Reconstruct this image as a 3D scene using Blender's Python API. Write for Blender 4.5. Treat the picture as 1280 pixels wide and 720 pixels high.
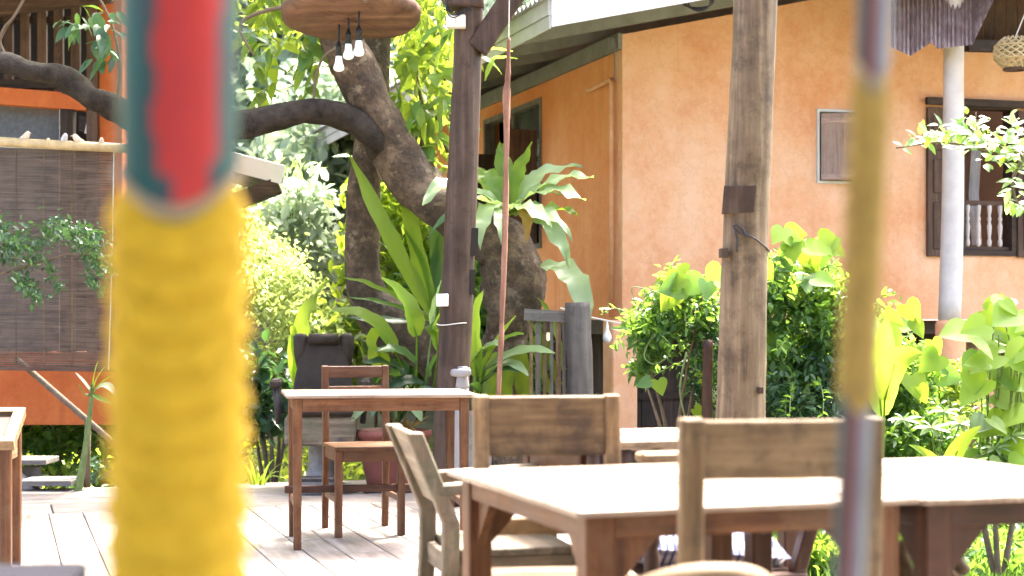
import bpy, bmesh, math, random
import numpy as np
from mathutils import Vector, Matrix, Euler
random.seed(7); rng = np.random.default_rng(7)
S = bpy.context.scene
for o in list(bpy.data.objects): bpy.data.objects.remove(o)
R = math.radians
# ---------------------------------------------------------------- camera
F = 2100.0; CX, CY, CH = 640.0, 395.0, 1.13      # focal length in photo pixels, horizon row, eye height
cam_d = bpy.data.cameras.new('camera'); cam = bpy.data.objects.new('camera', cam_d)
S.collection.objects.link(cam); S.camera = cam
cam.location = (0, 0, CH); cam.rotation_euler = (R(90), 0, 0)
cam_d.sensor_width = 36; cam_d.lens = F / 1280 * 36; cam_d.shift_y = (CY - 360) / 1280
cam_d.clip_start = .05; cam_d.clip_end = 600
cam_d.dof.use_dof = True; cam_d.dof.focus_distance = 9.0; cam_d.dof.aperture_fstop = 3.6
# ---------------------------------------------------------------- sky, sun, exposure
SUN_EL, SUN_AZ = 58, 28                          # azimuth from +Y towards +X
wd = bpy.data.worlds.new('World'); S.world = wd; wd.use_nodes = True
nt = wd.node_tree; nt.nodes.clear()
sky = nt.nodes.new('ShaderNodeTexSky'); sky.sky_type = 'NISHITA'; sky.sun_disc = False
sky.sun_elevation = R(SUN_EL); sky.sun_rotation = R(SUN_AZ); sky.air_density = .5; sky.dust_density = 7.0; sky.ozone_density = 0.0
bg = nt.nodes.new('ShaderNodeBackground'); bg.inputs[1].default_value = .15
wo = nt.nodes.new('ShaderNodeOutputWorld')
nt.links.new(sky.outputs[0], bg.inputs[0]); nt.links.new(bg.outputs[0], wo.inputs[0])
sd = Vector((math.sin(R(SUN_AZ)) * math.cos(R(SUN_EL)), math.cos(R(SUN_AZ)) * math.cos(R(SUN_EL)), math.sin(R(SUN_EL))))
sl = bpy.data.lights.new('sun', 'SUN'); sl.energy = 2.2; sl.angle = R(9); sl.color = (1, .95, .87)
so = bpy.data.objects.new('sun', sl); S.collection.objects.link(so)
so.rotation_euler = sd.to_track_quat('Z', 'Y').to_euler()
S.view_settings.view_transform = 'Standard'; S.view_settings.look = 'None'
S.view_settings.exposure = 3.8; S.view_settings.gamma = 1.0; S.view_settings.use_curve_mapping = False
S.render.engine = 'CYCLES'
# ---------------------------------------------------------------- frames and helpers
YAW = R(17); U = Vector((math.cos(YAW), math.sin(YAW), 0)); V = Vector((-math.sin(YAW), math.cos(YAW), 0)); ZU = Vector((0, 0, 1))
GZ = -.30                                          # garden ground level
def P(x, y, Y): return Vector(((x - CX) / F * Y, Y, CH - (y - CY) / F * Y))
def gp(x, Y, z=GZ): return Vector(((x - CX) / F * Y, Y, z))
def UV(u, v, z=0): return U * u + V * v + ZU * z
C = S.collection.objects
def wm(o): return (wm(o.parent) if o.parent else Matrix()) @ o.matrix_basis
def tag(o, label=None, cat=None, group=None, kind=None):
    if label: o['label'] = label
    if cat: o['category'] = cat
    if group: o['group'] = group
    if kind: o['kind'] = kind
    return o
def thing(name, label, cat, loc=(0, 0, 0), rz=0, group=None):
    o = bpy.data.objects.new(name, None); C.link(o); o.location = loc; o.rotation_euler = (0, 0, rz); o.empty_display_size = .1
    return tag(o, label, cat, group)
class MB:
    def __init__(s): s.v = []; s.f = []; s.m = []
    def add(s, vs, fs, mi=0):
        b = len(s.v); s.v += [Vector(p) for p in vs]; s.f += [tuple(b + i for i in f) for f in fs]; s.m += [mi] * len(fs); return s
    def hexa(s, p, mi=0):
        return s.add(p, [(0, 3, 2, 1), (4, 5, 6, 7), (0, 1, 5, 4), (1, 2, 6, 5), (2, 3, 7, 6), (3, 0, 4, 7)], mi)
    def box(s, x0, x1, y0, y1, z0, z1, M=None, j=0, mi=0):
        p = [Vector(q) for q in ((x0, y0, z0), (x1, y0, z0), (x1, y1, z0), (x0, y1, z0), (x0, y0, z1), (x1, y0, z1), (x1, y1, z1), (x0, y1, z1))]
        if j: p = [q + Vector((random.uniform(-j, j), random.uniform(-j, j), random.uniform(-j, j))) for q in p]
        if M: p = [M @ q for q in p]
        return s.hexa(p, mi)
    def beam(s, a, b, w, h, up=ZU, w2=None, h2=None):      # box between two points
        a = Vector(a); b = Vector(b); d = (b - a).normalized(); sd_ = d.cross(up).normalized(); u = sd_.cross(d)
        w2 = w if w2 is None else w2; h2 = h if h2 is None else h2
        return s.hexa([a - sd_ * w / 2 - u * h / 2, a + sd_ * w / 2 - u * h / 2, b + sd_ * w2 / 2 - u * h2 / 2, b - sd_ * w2 / 2 - u * h2 / 2,
                       a - sd_ * w / 2 + u * h / 2, a + sd_ * w / 2 + u * h / 2, b + sd_ * w2 / 2 + u * h2 / 2, b - sd_ * w2 / 2 + u * h2 / 2])
    def tube(s, pts, rad, n=10, noise=0, cap=True, seed=0, flat=1.0):
        pts = [Vector(p) for p in pts]; rr = random.Random(seed)
        if not hasattr(rad, '__len__'): rad = [rad] * len(pts)
        ph = [rr.uniform(0, 6.28) for _ in range(6)]
        t0 = (pts[1] - pts[0]).normalized(); up = Vector((1, 0, 0)) if abs(t0.z) > .8 else ZU
        x = t0.cross(up).normalized(); vs = []; fs = []
        for i, p in enumerate(pts):
            t = (pts[min(i + 1, len(pts) - 1)] - pts[max(i - 1, 0)]).normalized()
            x = (x - t * x.dot(t)).normalized(); y = t.cross(x)
            for k in range(n):
                a = k / n * 2 * math.pi
                r = rad[i] * (1 + noise * (.5 * math.sin(2 * a + ph[0] + i * .55) + .4 * math.sin(3 * a + ph[1] - i * .8) + .35 * math.sin(5 * a + ph[2] + i * 1.3) + .3 * math.sin(ph[3] + i * 1.9)))
                vs.append(p + x * math.cos(a) * r + y * math.sin(a) * r * flat)
        for i in range(len(pts) - 1):
            for k in range(n):
                fs.append((i * n + k, i * n + (k + 1) % n, (i + 1) * n + (k + 1) % n, (i + 1) * n + k))
        if cap: fs += [tuple(range(n - 1, -1, -1)), tuple((len(pts) - 1) * n + k for k in range(n))]
        return s.add(vs, fs)
    def lathe(s, prof, n=16, o=(0, 0, 0), M=None):
        o = Vector(o); vs = []; fs = []
        for r, z in prof:
            for k in range(n):
                a = 2 * math.pi * k / n; q = Vector((r * math.cos(a), r * math.sin(a), z))
                vs.append((M @ q if M else q) + o)
        for i in range(len(prof) - 1):
            for k in range(n): fs.append((i * n + k, i * n + (k + 1) % n, (i + 1) * n + (k + 1) % n, (i + 1) * n + k))
        fs += [tuple(range(n - 1, -1, -1)), tuple((len(prof) - 1) * n + k for k in range(n))]
        return s.add(vs, fs)
    def build(s, name, mat, parent=None, world=False, smooth=False, bev=0, label=None, kind=None):
        me = bpy.data.meshes.new(name)
        vs = s.v
        if world and parent is not None:
            inv = wm(parent).inverted(); vs = [inv @ v for v in vs]
        me.from_pydata([tuple(v) for v in vs], [], s.f)
        mats = mat if isinstance(mat, (list, tuple)) else [mat]
        for m in mats: me.materials.append(m)
        if len(mats) > 1: me.polygons.foreach_set('material_index', s.m)
        if bev:
            bm = bmesh.new(); bm.from_mesh(me)
            bmesh.ops.bevel(bm, geom=[e for e in bm.edges if len(e.link_faces) == 2 and e.calc_face_angle(0) > .5], offset=bev, segments=1, affect='EDGES', clamp_overlap=True)
            bm.to_mesh(me); bm.free()
        if smooth:
            for p in me.polygons: p.use_smooth = True
        me.update()
        o = bpy.data.objects.new(name, me); C.link(o)
        if parent is not None: o.parent = parent
        if label: o['label'] = label
        if kind: o['kind'] = kind
        return o
def smoothpts(pts, k=4):                              # Catmull-Rom through points (x,y,z,r)
    pts = [np.array(p, float) for p in pts]; out = []
    for i in range(len(pts) - 1):
        p0 = pts[max(i - 1, 0)]; p1 = pts[i]; p2 = pts[i + 1]; p3 = pts[min(i + 2, len(pts) - 1)]
        for j in range(k):
            t = j / k
            out.append(.5 * ((2 * p1) + (-p0 + p2) * t + (2 * p0 - 5 * p1 + 4 * p2 - p3) * t * t + (-p0 + 3 * p1 - 3 * p2 + p3) * t ** 3))
    out.append(pts[-1]); return out
def px_tube(mb, pts, n=14, noise=.1, k=4, seed=0):    # pts: (x, y, depth, width in px)
    w = [(*P(x, y, Y), wpx / 2 / F * Y) for x, y, Y, wpx in pts]
    s = smoothpts(w, k); return mb.tube([Vector(p[:3]) for p in s], [p[3] for p in s], n, noise, True, seed)
# ---------------------------------------------------------------- materials
def mat(name):
    m = bpy.data.materials.new(name); m.use_nodes = True; n = m.node_tree
    return m, n, n.nodes['Principled BSDF'], n.nodes.new
def noise(n, vec, scale, detail=4, rough=.6):
    t = n.nodes.new('ShaderNodeTexNoise'); t.inputs['Scale'].default_value = scale; t.inputs['Detail'].default_value = detail; t.inputs['Roughness'].default_value = rough
    if vec is not None: n.links.new(vec, t.inputs['Vector'])
    return t.outputs[0]
def ramp(n, fac, cols):
    r = n.nodes.new('ShaderNodeValToRGB'); e = r.color_ramp.elements
    while len(e) < len(cols): e.new(.5)
    for q, (p, c) in zip(e, cols): q.position = p; q.color = (*c, 1)
    n.links.new(fac, r.inputs[0]); return r.outputs[0]
def mixc(n, fac, a, b, mode='MIX'):
    m = n.nodes.new('ShaderNodeMix'); m.data_type = 'RGBA'; m.blend_type = mode
    for s_, v in ((m.inputs[0], fac), (m.inputs[6], a), (m.inputs[7], b)):
        if hasattr(v, 'is_output') or isinstance(v, bpy.types.NodeSocket): n.links.new(v, s_)
        elif isinstance(v, tuple): s_.default_value = (*v, 1)
        else: s_.default_value = v
    return m.outputs[2]
def coords(n, scale=(1, 1, 1), rnd=True):
    tc = n.nodes.new('ShaderNodeTexCoord'); mp = n.nodes.new('ShaderNodeMapping'); mp.inputs['Scale'].default_value = scale
    n.links.new(tc.outputs['Object'], mp.inputs['Vector'])
    if rnd:
        oi = n.nodes.new('ShaderNodeObjectInfo'); ml = n.nodes.new('ShaderNodeMath'); ml.operation = 'MULTIPLY'; ml.inputs[1].default_value = 37
        n.links.new(oi.outputs['Random'], ml.inputs[0]); n.links.new(ml.outputs[0], mp.inputs['Location'])
    return mp.outputs[0], tc.outputs['Object']
def bump(n, b, h, s=.3, d=.01):
    k = n.nodes.new('ShaderNodeBump'); k.inputs['Strength'].default_value = s; k.inputs['Distance'].default_value = d
    n.links.new(h, k.inputs['Height']); n.links.new(k.outputs[0], b.inputs['Normal'])
def wood(name, dark, mid, light, axis='z', rough=.6, stain=None, stain_amt=.4, grain=34, bmp=.35, spec=.22, var=.25):
    m, n, b, new = mat(name); b.inputs['Specular IOR Level'].default_value = spec
    k = {'x': (.06, 1, 1), 'y': (1, .06, 1), 'z': (1, 1, .06)}[axis]
    g, raw = coords(n, tuple(q * grain for q in k)); c, _ = coords(n, (1, 1, 1))
    f1 = noise(n, g, 1.0, 6, .65); f2 = noise(n, c, 5.0, 5, .6)
    col = ramp(n, f1, [(.28, dark), (.52, mid), (.75, light)])
    col = mixc(n, ramp(n, f2, [(.42, (0, 0, 0)), (.7, (1, 1, 1))]), col, mixc(n, .5, col, light))
    f3 = noise(n, c, 13, 4, .7)
    col = mixc(n, ramp(n, f3, [(.56, (0, 0, 0)), (.72, (.55, .55, .55))]), col, dark)
    if stain: col = mixc(n, ramp(n, noise(n, c, 7.5, 5, .7), [(.5, (0, 0, 0)), (.68, (stain_amt,) * 3)]), col, stain)
    oi = n.nodes.new('ShaderNodeObjectInfo'); hv = n.nodes.new('ShaderNodeHueSaturation')
    mr = n.nodes.new('ShaderNodeMapRange'); mr.inputs[3].default_value = 1 - var; mr.inputs[4].default_value = 1 + var
    n.links.new(oi.outputs['Random'], mr.inputs[0]); n.links.new(mr.outputs[0], hv.inputs['Value']); n.links.new(col, hv.inputs['Color'])
    n.links.new(hv.outputs[0], b.inputs['Base Color'])
    rr = ramp(n, f2, [(.3, (rough - .12,) * 3), (.7, (rough + .12,) * 3)]); n.links.new(rr, b.inputs['Roughness'])
    bump(n, b, f1, bmp, .004); return m
def woods(name, *a, **k): return {ax: wood(name + '_' + ax, *a, axis=ax, **k) for ax in 'xyz'}
def plain(name, col, rough=.6, var=.15, scale=8, bmp=.1, metal=0, spec=.25, dist=.01):
    m, n, b, new = mat(name); b.inputs['Specular IOR Level'].default_value = spec; c, raw = coords(n)
    f = noise(n, c, scale, 6, .65)
    n.links.new(ramp(n, f, [(.3, tuple(q * (1 - var) for q in col)), (.7, tuple(min(1, q * (1 + var)) for q in col))]), b.inputs['Base Color'])
    b.inputs['Roughness'].default_value = rough; b.inputs['Metallic'].default_value = metal
    if bmp: bump(n, b, noise(n, c, scale * 4, 5, .7), bmp, dist)
    return m
def leafmat(name, dark, light, trans, tw=.4, rough=.38, spec=.3):
    m, n, b, new = mat(name)
    at = new('ShaderNodeAttribute'); at.attribute_name = 'rnd'; oi = new('ShaderNodeObjectInfo')
    ad = new('ShaderNodeMath'); ad.operation = 'ADD'; n.links.new(at.outputs['Fac'], ad.inputs[0]); n.links.new(oi.outputs['Random'], ad.inputs[1])
    fr = new('ShaderNodeMath'); fr.operation = 'FRACT'; n.links.new(ad.outputs[0], fr.inputs[0])
    c, raw = coords(n); f = noise(n, c, 9, 3, .6)
    col = mixc(n, fr.outputs[0], dark, light); col = mixc(n, ramp(n, f, [(.35, (0, 0, 0)), (.7, (.5, .5, .5))]), col, light)
    n.links.new(col, b.inputs['Base Color']); b.inputs['Roughness'].default_value = rough; b.inputs['Specular IOR Level'].default_value = spec
    tr = new('ShaderNodeBsdfTranslucent'); tcol = mixc(n, fr.outputs[0], tuple(q * .75 for q in trans), trans); n.links.new(tcol, tr.inputs[0])
    mx = new('ShaderNodeMixShader'); mx.inputs[0].default_value = tw
    n.links.new(b.outputs[0], mx.inputs[1]); n.links.new(tr.outputs[0], mx.inputs[2]); n.links.new(mx.outputs[0], n.nodes['Material Output'].inputs[0])
    return m
W_OLD = woods('weathered_teak', (.042, .025, .0115), (.145, .094, .046), (.29, .205, .115), rough=.55, grain=46, stain=(.055, .038, .024), stain_amt=.85)
W_LICH = woods('lichened_teak', (.04, .03, .018), (.12, .09, .057), (.25, .205, .145), rough=.6, stain=(.085, .095, .055), stain_amt=.8)
W_RED = woods('red_brown_wood', (.027, .0095, .0035), (.083, .032, .0125), (.165, .075, .032), rough=.45, stain=(.13, .08, .042), stain_amt=.5)
W_DRED = woods('dark_red_wood', (.018, .007, .004), (.045, .0175, .0095), (.095, .042, .024), rough=.45)
W_TOP = woods('varnished_table_top', (.11, .072, .047), (.21, .152, .11), (.32, .255, .20), rough=.33, grain=22, bmp=.12, var=.06, spec=.5)
W_DECK = woods('grey_deck_wood', (.10, .08, .066), (.215, .187, .163), (.32, .29, .262), rough=.5, stain=(.14, .11, .085), stain_amt=.5, grain=26, var=.13)
W_POST = wood('grey_brown_post', (.035, .022, .012), (.115, .079, .047), (.23, .17, .108), 'z', .65, stain=(.04, .026, .014), stain_amt=.7, grain=30)
W_DPOST = wood('dark_brown_post', (.013, .0075, .0045), (.042, .0255, .0165), (.095, .064, .045), 'z', .55, grain=20)
W_DARK = woods('dark_house_wood', (.014, .009, .007), (.042, .025, .018), (.085, .053, .038), rough=.6)
W_BRN = woods('brown_house_wood', (.032, .018, .012), (.085, .046, .03), (.15, .088, .06), rough=.6)
W_GREY = woods('silver_grey_wood', (.075, .066, .057), (.16, .144, .127), (.27, .25, .225), rough=.7)
W_MAU = woods('mauve_shutter_wood', (.20, .125, .098), (.35, .235, .19), (.46, .33, .275), rough=.6)
# orange lime plaster
def stucco(name, a, b_, c_, sc=1.6):
    m, n, b, new = mat(name); c, raw = coords(n, rnd=False)
    f = noise(n, c, sc, 6, .62); f2 = noise(n, c, 14, 5, .7); f3 = noise(n, c, 60, 4, .7)
    col = ramp(n, f, [(.3, a), (.52, b_), (.72, c_)])
    col = mixc(n, ramp(n, f2, [(.45, (0, 0, 0)), (.75, (.4, .4, .4))]), col, c_)
    col = mixc(n, ramp(n, f3, [(.70, (0, 0, 0)), (.78, (.45, .45, .45))]), col, tuple(q * .5 for q in a))
    sv, _q = coords(n, (7, 7, .45), False); fs_ = noise(n, sv, 1.0, 5, .6)
    col = mixc(n, ramp(n, fs_, [(.56, (0, 0, 0)), (.74, (.30, .30, .30))]), col, tuple(q * .62 for q in a))
    fc = noise(n, c, 4.2, 8, .75); col = mixc(n, ramp(n, fc, [(.485, (0, 0, 0)), (.5, (.32, .32, .32)), (.515, (0, 0, 0))]), col, tuple(q * .7 for q in a))
    n.links.new(col, b.inputs['Base Color']); b.inputs['Roughness'].default_value = .85; b.inputs['Specular IOR Level'].default_value = .2
    bump(n, b, f2, .4, .008); return m
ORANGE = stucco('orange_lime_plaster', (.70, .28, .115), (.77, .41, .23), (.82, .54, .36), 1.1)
ORANGE_SHADE = stucco('orange_shaded_plaster', (.70, .225, .07), (.76, .315, .125), (.80, .40, .20), 1.1)  # same plaster as the front, with the side wall's shade put into the colour
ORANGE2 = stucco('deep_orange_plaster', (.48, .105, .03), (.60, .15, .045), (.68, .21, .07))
WHITE = plain('white_painted_board', (.66, .655, .64), .5, .06, 5)
GFAS = plain('grey_side_fascia', (.36, .34, .315), .7, .15, 5)  # side eave boards, greyer than the white front board
GREYB = plain('grey_soffit_board', (.24, .235, .22), .7, .2, 6)
ROOFM = plain('grey_fibre_cement', (.34, .34, .33), .8, .25, 4)
TERRA = plain('terracotta', (.17, .055, .04), .6, .25, 9)
CONC = plain('pale_concrete', (.60, .525, .485), .8, .12, 6, .2)
IRON = plain('dark_iron', (.035, .03, .03), .4, .3, 12)
BLACK = plain('black_rubber', (.012, .012, .012), .35, .2, 20, 0)
PLAST = plain('cream_plastic', (.55, .52, .45), .35, .05, 9, 0)
PVC = plain('grey_white_pvc', (.24, .23, .225), .4, .08, 9, 0)
CORD = plain('pale_cord', (.6, .57, .5), .8, .1, 40, 0)
BAMB = plain('bamboo_cane', (.48, .36, .19), .35, .25, 12, .05)
LEATH = plain('dark_cracked_leather', (.028, .02, .014), .65, .35, 14, .3)
SOIL = plain('dark_soil', (.085, .062, .045), .95, .45, 5, .6, dist=.03)
STONE = plain('grey_garden_stone', (.30, .28, .26), .85, .3, 7, .5, dist=.02)
GLASSD = plain('dull_dark_pane', (.06, .07, .07), .12, .2, 3, 0)
MESHG = plain('grey_blue_screen', (.115, .13, .145), .7, .25, 30, .2)
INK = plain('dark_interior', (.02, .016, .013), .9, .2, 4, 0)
BULB, n_, b_, _ = mat('opal_bulb_glass'); b_.inputs['Base Color'].default_value = (.85, .85, .84, 1); b_.inputs['Roughness'].default_value = .25; b_.inputs['Subsurface Weight'].default_value = .3
L_MID = leafmat('mid_green_leaf', (.025, .07, .022), (.08, .16, .045), (.26, .46, .05), .45)
L_DARK = leafmat('dark_green_leaf', (.018, .048, .026), (.055, .11, .05), (.10, .22, .04), .25, .3)
L_LIME = leafmat('lime_green_leaf', (.07, .14, .012), (.13, .21, .03), (.46, .60, .05), .52, .55, .12)
L_FERN = leafmat('fern_frond', (.05, .12, .02), (.10, .185, .033), (.50, .70, .06), .6, .4, .2)
L_PALE = leafmat('silvery_leaf', (.16, .25, .11), (.30, .38, .21), (.40, .58, .14), .42, .25)
L_TREE = leafmat('tree_leaf', (.045, .11, .025), (.12, .20, .045), (.48, .62, .06), .5, .3)
L_HAZE = leafmat('haze_paled_leaf', (.19, .26, .18), (.34, .41, .30), (.48, .60, .36), .45, .5)  # distance haze put into the leaf colour as a paler green
L_HEDGE = leafmat('sunlit_hedge_leaf', (.16, .23, .06), (.29, .35, .13), (.52, .62, .17), .45, .4)
L_DEAD = leafmat('dead_leaf', (.22, .13, .04), (.40, .25, .07), (.45, .25, .05), .3, .7)
BARK, n_, b_, _ = mat('mottled_bark'); c_, _r = coords(n_, rnd=False)
f1_ = noise(n_, c_, 5, 7, .7); f2_ = noise(n_, c_, 22, 6, .7)
k_ = ramp(n_, f1_, [(.3, (.022, .013, .007)), (.5, (.095, .06, .033)), (.66, (.22, .15, .088))])
k_ = mixc(n_, ramp(n_, f2_, [(.5, (0, 0, 0)), (.68, (.8, .8, .8))]), k_, (.03, .022, .015))
k_ = mixc(n_, ramp(n_, noise(n_, c_, 9, 5, .65), [(.58, (0, 0, 0)), (.68, (.7, .7, .7))]), k_, (.34, .26, .17))
n_.links.new(k_, b_.inputs['Base Color']); b_.inputs['Roughness'].default_value = .85; bump(n_, b_, f2_, 1.0, .05)
BARKD = plain('dark_branch_bark', (.03, .022, .016), .85, .7, 13, .7, dist=.02)
STEM = plain('green_stem', (.12, .16, .05), .6, .3, 15, 0)
TWIG = plain('brown_twig', (.12, .085, .055), .8, .3, 20, .2)
# ---------------------------------------------------------------- leaves
def leaf_cloud(name, parent, m, pts, size, aspect=.45, droop=.3, outward=None, seed=1, fold=.25, kind='stuff', flat=.5):
    r = np.random.default_rng(seed); pts = np.asarray(pts, float); N = len(pts)
    d = r.normal(size=(N, 3)); d[:, 2] -= droop
    if outward is not None: d += outward
    d /= np.linalg.norm(d, axis=1)[:, None]
    up = r.normal(size=(N, 3)) * flat; up[:, 2] += 1
    s = np.cross(d, up); s /= (np.linalg.norm(s, axis=1)[:, None] + 1e-9); nn = np.cross(s, d)
    L = size * r.uniform(.6, 1.35, N)[:, None]; H = L * aspect * .5 * r.uniform(.8, 1.2, N)[:, None]
    v = np.empty((N, 6, 3))
    v[:, 0] = pts; v[:, 5] = pts + d * L - nn * L * .12
    v[:, 1] = pts + d * L * .28 + s * H * .9 + nn * H * fold; v[:, 2] = pts + d * L * .62 + s * H * .85 + nn * H * fold
    v[:, 3] = pts + d * L * .28 - s * H * .9 + nn * H * fold; v[:, 4] = pts + d * L * .62 - s * H * .85 + nn * H * fold
    b = (np.arange(N) * 6)[:, None]
    q = np.concatenate([b + np.array([[0, 1, 2, 5]]), b + np.array([[0, 5, 4, 3]])], 1).reshape(-1)
    if parent is not None:
        inv = np.array(wm(parent).inverted()); vv = v.reshape(-1, 3) @ inv[:3, :3].T + inv[:3, 3]
    else: vv = v.reshape(-1, 3)
    me = bpy.data.meshes.new(name); me.vertices.add(N * 6); me.loops.add(N * 8); me.polygons.add(N * 2)
    me.vertices.foreach_set('co', vv.ravel()); me.loops.foreach_set('vertex_index', q.astype(np.int32))
    me.polygons.foreach_set('loop_start', np.arange(N * 2, dtype=np.int32) * 4)
    me.update(calc_edges=True); me.materials.append(m)
    a = me.attributes.new('rnd', 'FLOAT', 'POINT'); a.data.foreach_set('value', np.repeat(r.random(N), 6).astype(np.float32))
    o = bpy.data.objects.new(name, me); C.link(o); o.parent = parent
    if kind: o['kind'] = kind
    return o
def clumps(cent, rad, nclump, nleaf, spread, seed=1, shell=.55):   # leaf origins in clumps through an ellipsoid
    r = np.random.default_rng(seed); d = r.normal(size=(nclump, 3)); d /= np.linalg.norm(d, axis=1)[:, None]
    k = (shell + (1 - shell) * r.random(nclump))[:, None]
    cc = np.array(cent) + d * k * np.array(rad)
    p = np.repeat(cc, nleaf, 0) + r.normal(size=(nclump * nleaf, 3)) * spread
    return p
def bez(a, b, c, t): return a * (1 - t) ** 2 + b * 2 * t * (1 - t) + c * t * t
PROF = {'strap': lambda t: min(1, .25 + t * 3.2) * (1 - max(0, (t - .55) / .45) ** 1.8),
        'paddle': lambda t: (math.sin(math.pi * min(1, t * .96 + .03) ** .85)) ** .7,
        'point': lambda t: (math.sin(math.pi * min(1, t) ** .6)) ** .9 * (1 - .2 * t)}
def strap(name, parent, m, a, b, c, w, prof='strap', wave=0, fold=.2, n=12, up=None, stem=None):
    mb = MB(); f = PROF[prof]; up = up or Vector((random.uniform(-.3, .3), -.55, 1)); vs = []; fs = []; ph = random.uniform(0, 6)
    for i in range(n + 1):
        t = i / n; p = bez(a, b, c, t); tg = (bez(a, b, c, min(1, t + .02)) - bez(a, b, c, max(0, t - .02))).normalized()
        s = tg.cross(up); s = s.normalized() if s.length > 1e-4 else Vector((1, 0, 0)); nn = s.cross(tg); h = w / 2 * f(t)
        for k in (-1, -.5, 0, .5, 1):
            wv = wave * w * abs(k) * math.sin(t * 22 + ph + (k > 0) * 1.3)
            vs.append(p + s * h * k * (1 + .6 * wave * math.sin(t * 26 + ph + k)) + nn * (fold * h * abs(k) ** 1.3 + wv))
    for i in range(n):
        for k in range(4): fs.append((i * 5 + k, i * 5 + k + 1, i * 5 + k + 6, i * 5 + k + 5))
    mb.add(vs, fs)
    if stem: mb.tube([stem, (stem + a) / 2 + Vector((0, 0, .01)), a, bez(a, b, c, .5)], [.008, .007, .006, .003], 5)
    return mb.build(name, m, parent, world=True, smooth=True)
def pstrap(name, parent, m, Y, pa, pb, pc, wpx, dY=(0, 0, 0), **k):
    return strap(name, parent, m, P(*pa, Y + dY[0]), P(*pb, Y + dY[1]), P(*pc, Y + dY[2]), wpx / F * Y, **k)
def heart_mesh():
    mb = MB(); pts = [(0, .0), (.18, -.14), (.38, -.12), (.5, .08), (.47, .32), (.33, .58), (.16, .82), (0, 1.02)]
    vs = [(0, .3, -.02)]; out = pts + [(-x, y) for x, y in pts[-2:0:-1]]
    vs += [(x, y, .10 * abs(x) - .22 * y * y * .4) for x, y in out]; N = len(out)
    mb.add(vs, [(0, 1 + i, 1 + (i + 1) % N) for i in range(N)])
    return mb
HM = heart_mesh()
_hm = {}
def heart(parent, m, pos, size, facing, roll=0, name='leaf'):
    if m.name not in _hm:
        o = HM.build(name, m, None, smooth=True); _hm[m.name] = o.data; bpy.data.objects.remove(o)
    o = bpy.data.objects.new(name, _hm[m.name]); C.link(o); o.parent = parent
    z = Vector(facing).normalized(); y = Vector((math.sin(roll), .0, -math.cos(roll))); y = (y - z * y.dot(z)).normalized(); x = y.cross(z)
    M = Matrix((x, y, z)).transposed().to_4x4(); M = Matrix.Translation(pos) @ M @ Matrix.Scale(size, 4)
    o.matrix_basis = wm(parent).inverted() @ M
    return o
# ================================================================ SETTING
g = MB(); N = 60; ext = 260.0
def gh(x, y):                                        # hillside far behind
    d = max(0, y - 20 - .12 * x); return GZ + .55 * d ** 1.02 * (1 if d < 60 else 60 / d) + .04 * math.sin(x * 1.3 + y * .7)
xs = [-ext + 2 * ext * (i / N) for i in range(N + 1)]; xs = [math.copysign(abs(x / ext) ** 2.2 * ext, x) for x in xs]
ys = [-40 + 300 * (i / 70) ** 1.6 for i in range(71)]
vs = [(x, y, gh(x, y)) for y in ys for x in xs]
fs = [(j * (N + 1) + i, j * (N + 1) + i + 1, (j + 1) * (N + 1) + i + 1, (j + 1) * (N + 1) + i) for j in range(70) for i in range(N)]
GRM = plain('garden_earth', (.10, .10, .05), .95, .5, 2.2, .6, dist=.04)
tag(g.add(vs, fs).build('ground', GRM, smooth=True), kind='structure')
# deck
DU0, DU1, DV0, DV1 = -4.6, 3.1, -1.5, 9.98
dk = MB(); dk.box(DU0, DU1, DV0, 10.5, GZ + .02, -.04)
deck = tag(dk.build('deck', W_DARK['x']), kind='structure'); deck.rotation_euler = (0, 0, YAW)
u = DU0; pr = random.Random(3)
while u < DU1 - .05:
    w = pr.uniform(.165, .215); w = min(w, DU1 - u); v = DV0 + pr.uniform(0, 1.4) - 1.4
    while v < DV1:
        v2 = min(DV1, v + pr.uniform(2.6, 4.2)); v2 = DV1 if DV1 - v2 < .7 else v2; dz = pr.uniform(-.0025, .0)
        sk = pr.uniform(-.004, .004)
        MB().hexa([Vector(q) for q in ((u + .003, v + .003, -.034), (u + w - .003, v + .003, -.034), (u + w - .003, v2 - .003, -.034), (u + .003, v2 - .003, -.034),
              (u + .003, v + .003, dz), (u + w - .003, v + .003, dz + sk * .3), (u + w - .003, v2 - .003, dz + sk * .3), (u + .003, v2 - .003, dz))]).build('plank', W_DECK['y'], deck, bev=.003)
        v = v2
    u += w
for a, b in ((DU0, -2.35), (-2.35, .3), (.3, DU1)):
    MB().box(a + .004, b - .004, 9.995, 10.5, -.036, -.001, j=.002).build('plank', W_DECK['x'], deck, bev=.004)
ld = MB(); ld.box(-.9, 2.9, 10.53, 11.5, GZ - .02, -.05); landing = tag(ld.build('landing', W_DARK['x']), kind='structure'); landing.rotation_euler = (0, 0, YAW)
for i in range(3):
    MB().box(-.93, 2.93, 10.53 + .325 * i, 10.85 + .325 * i, -.045, -.012, j=.003).build('plank', W_DECK['x'], landing, bev=.004)
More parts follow.
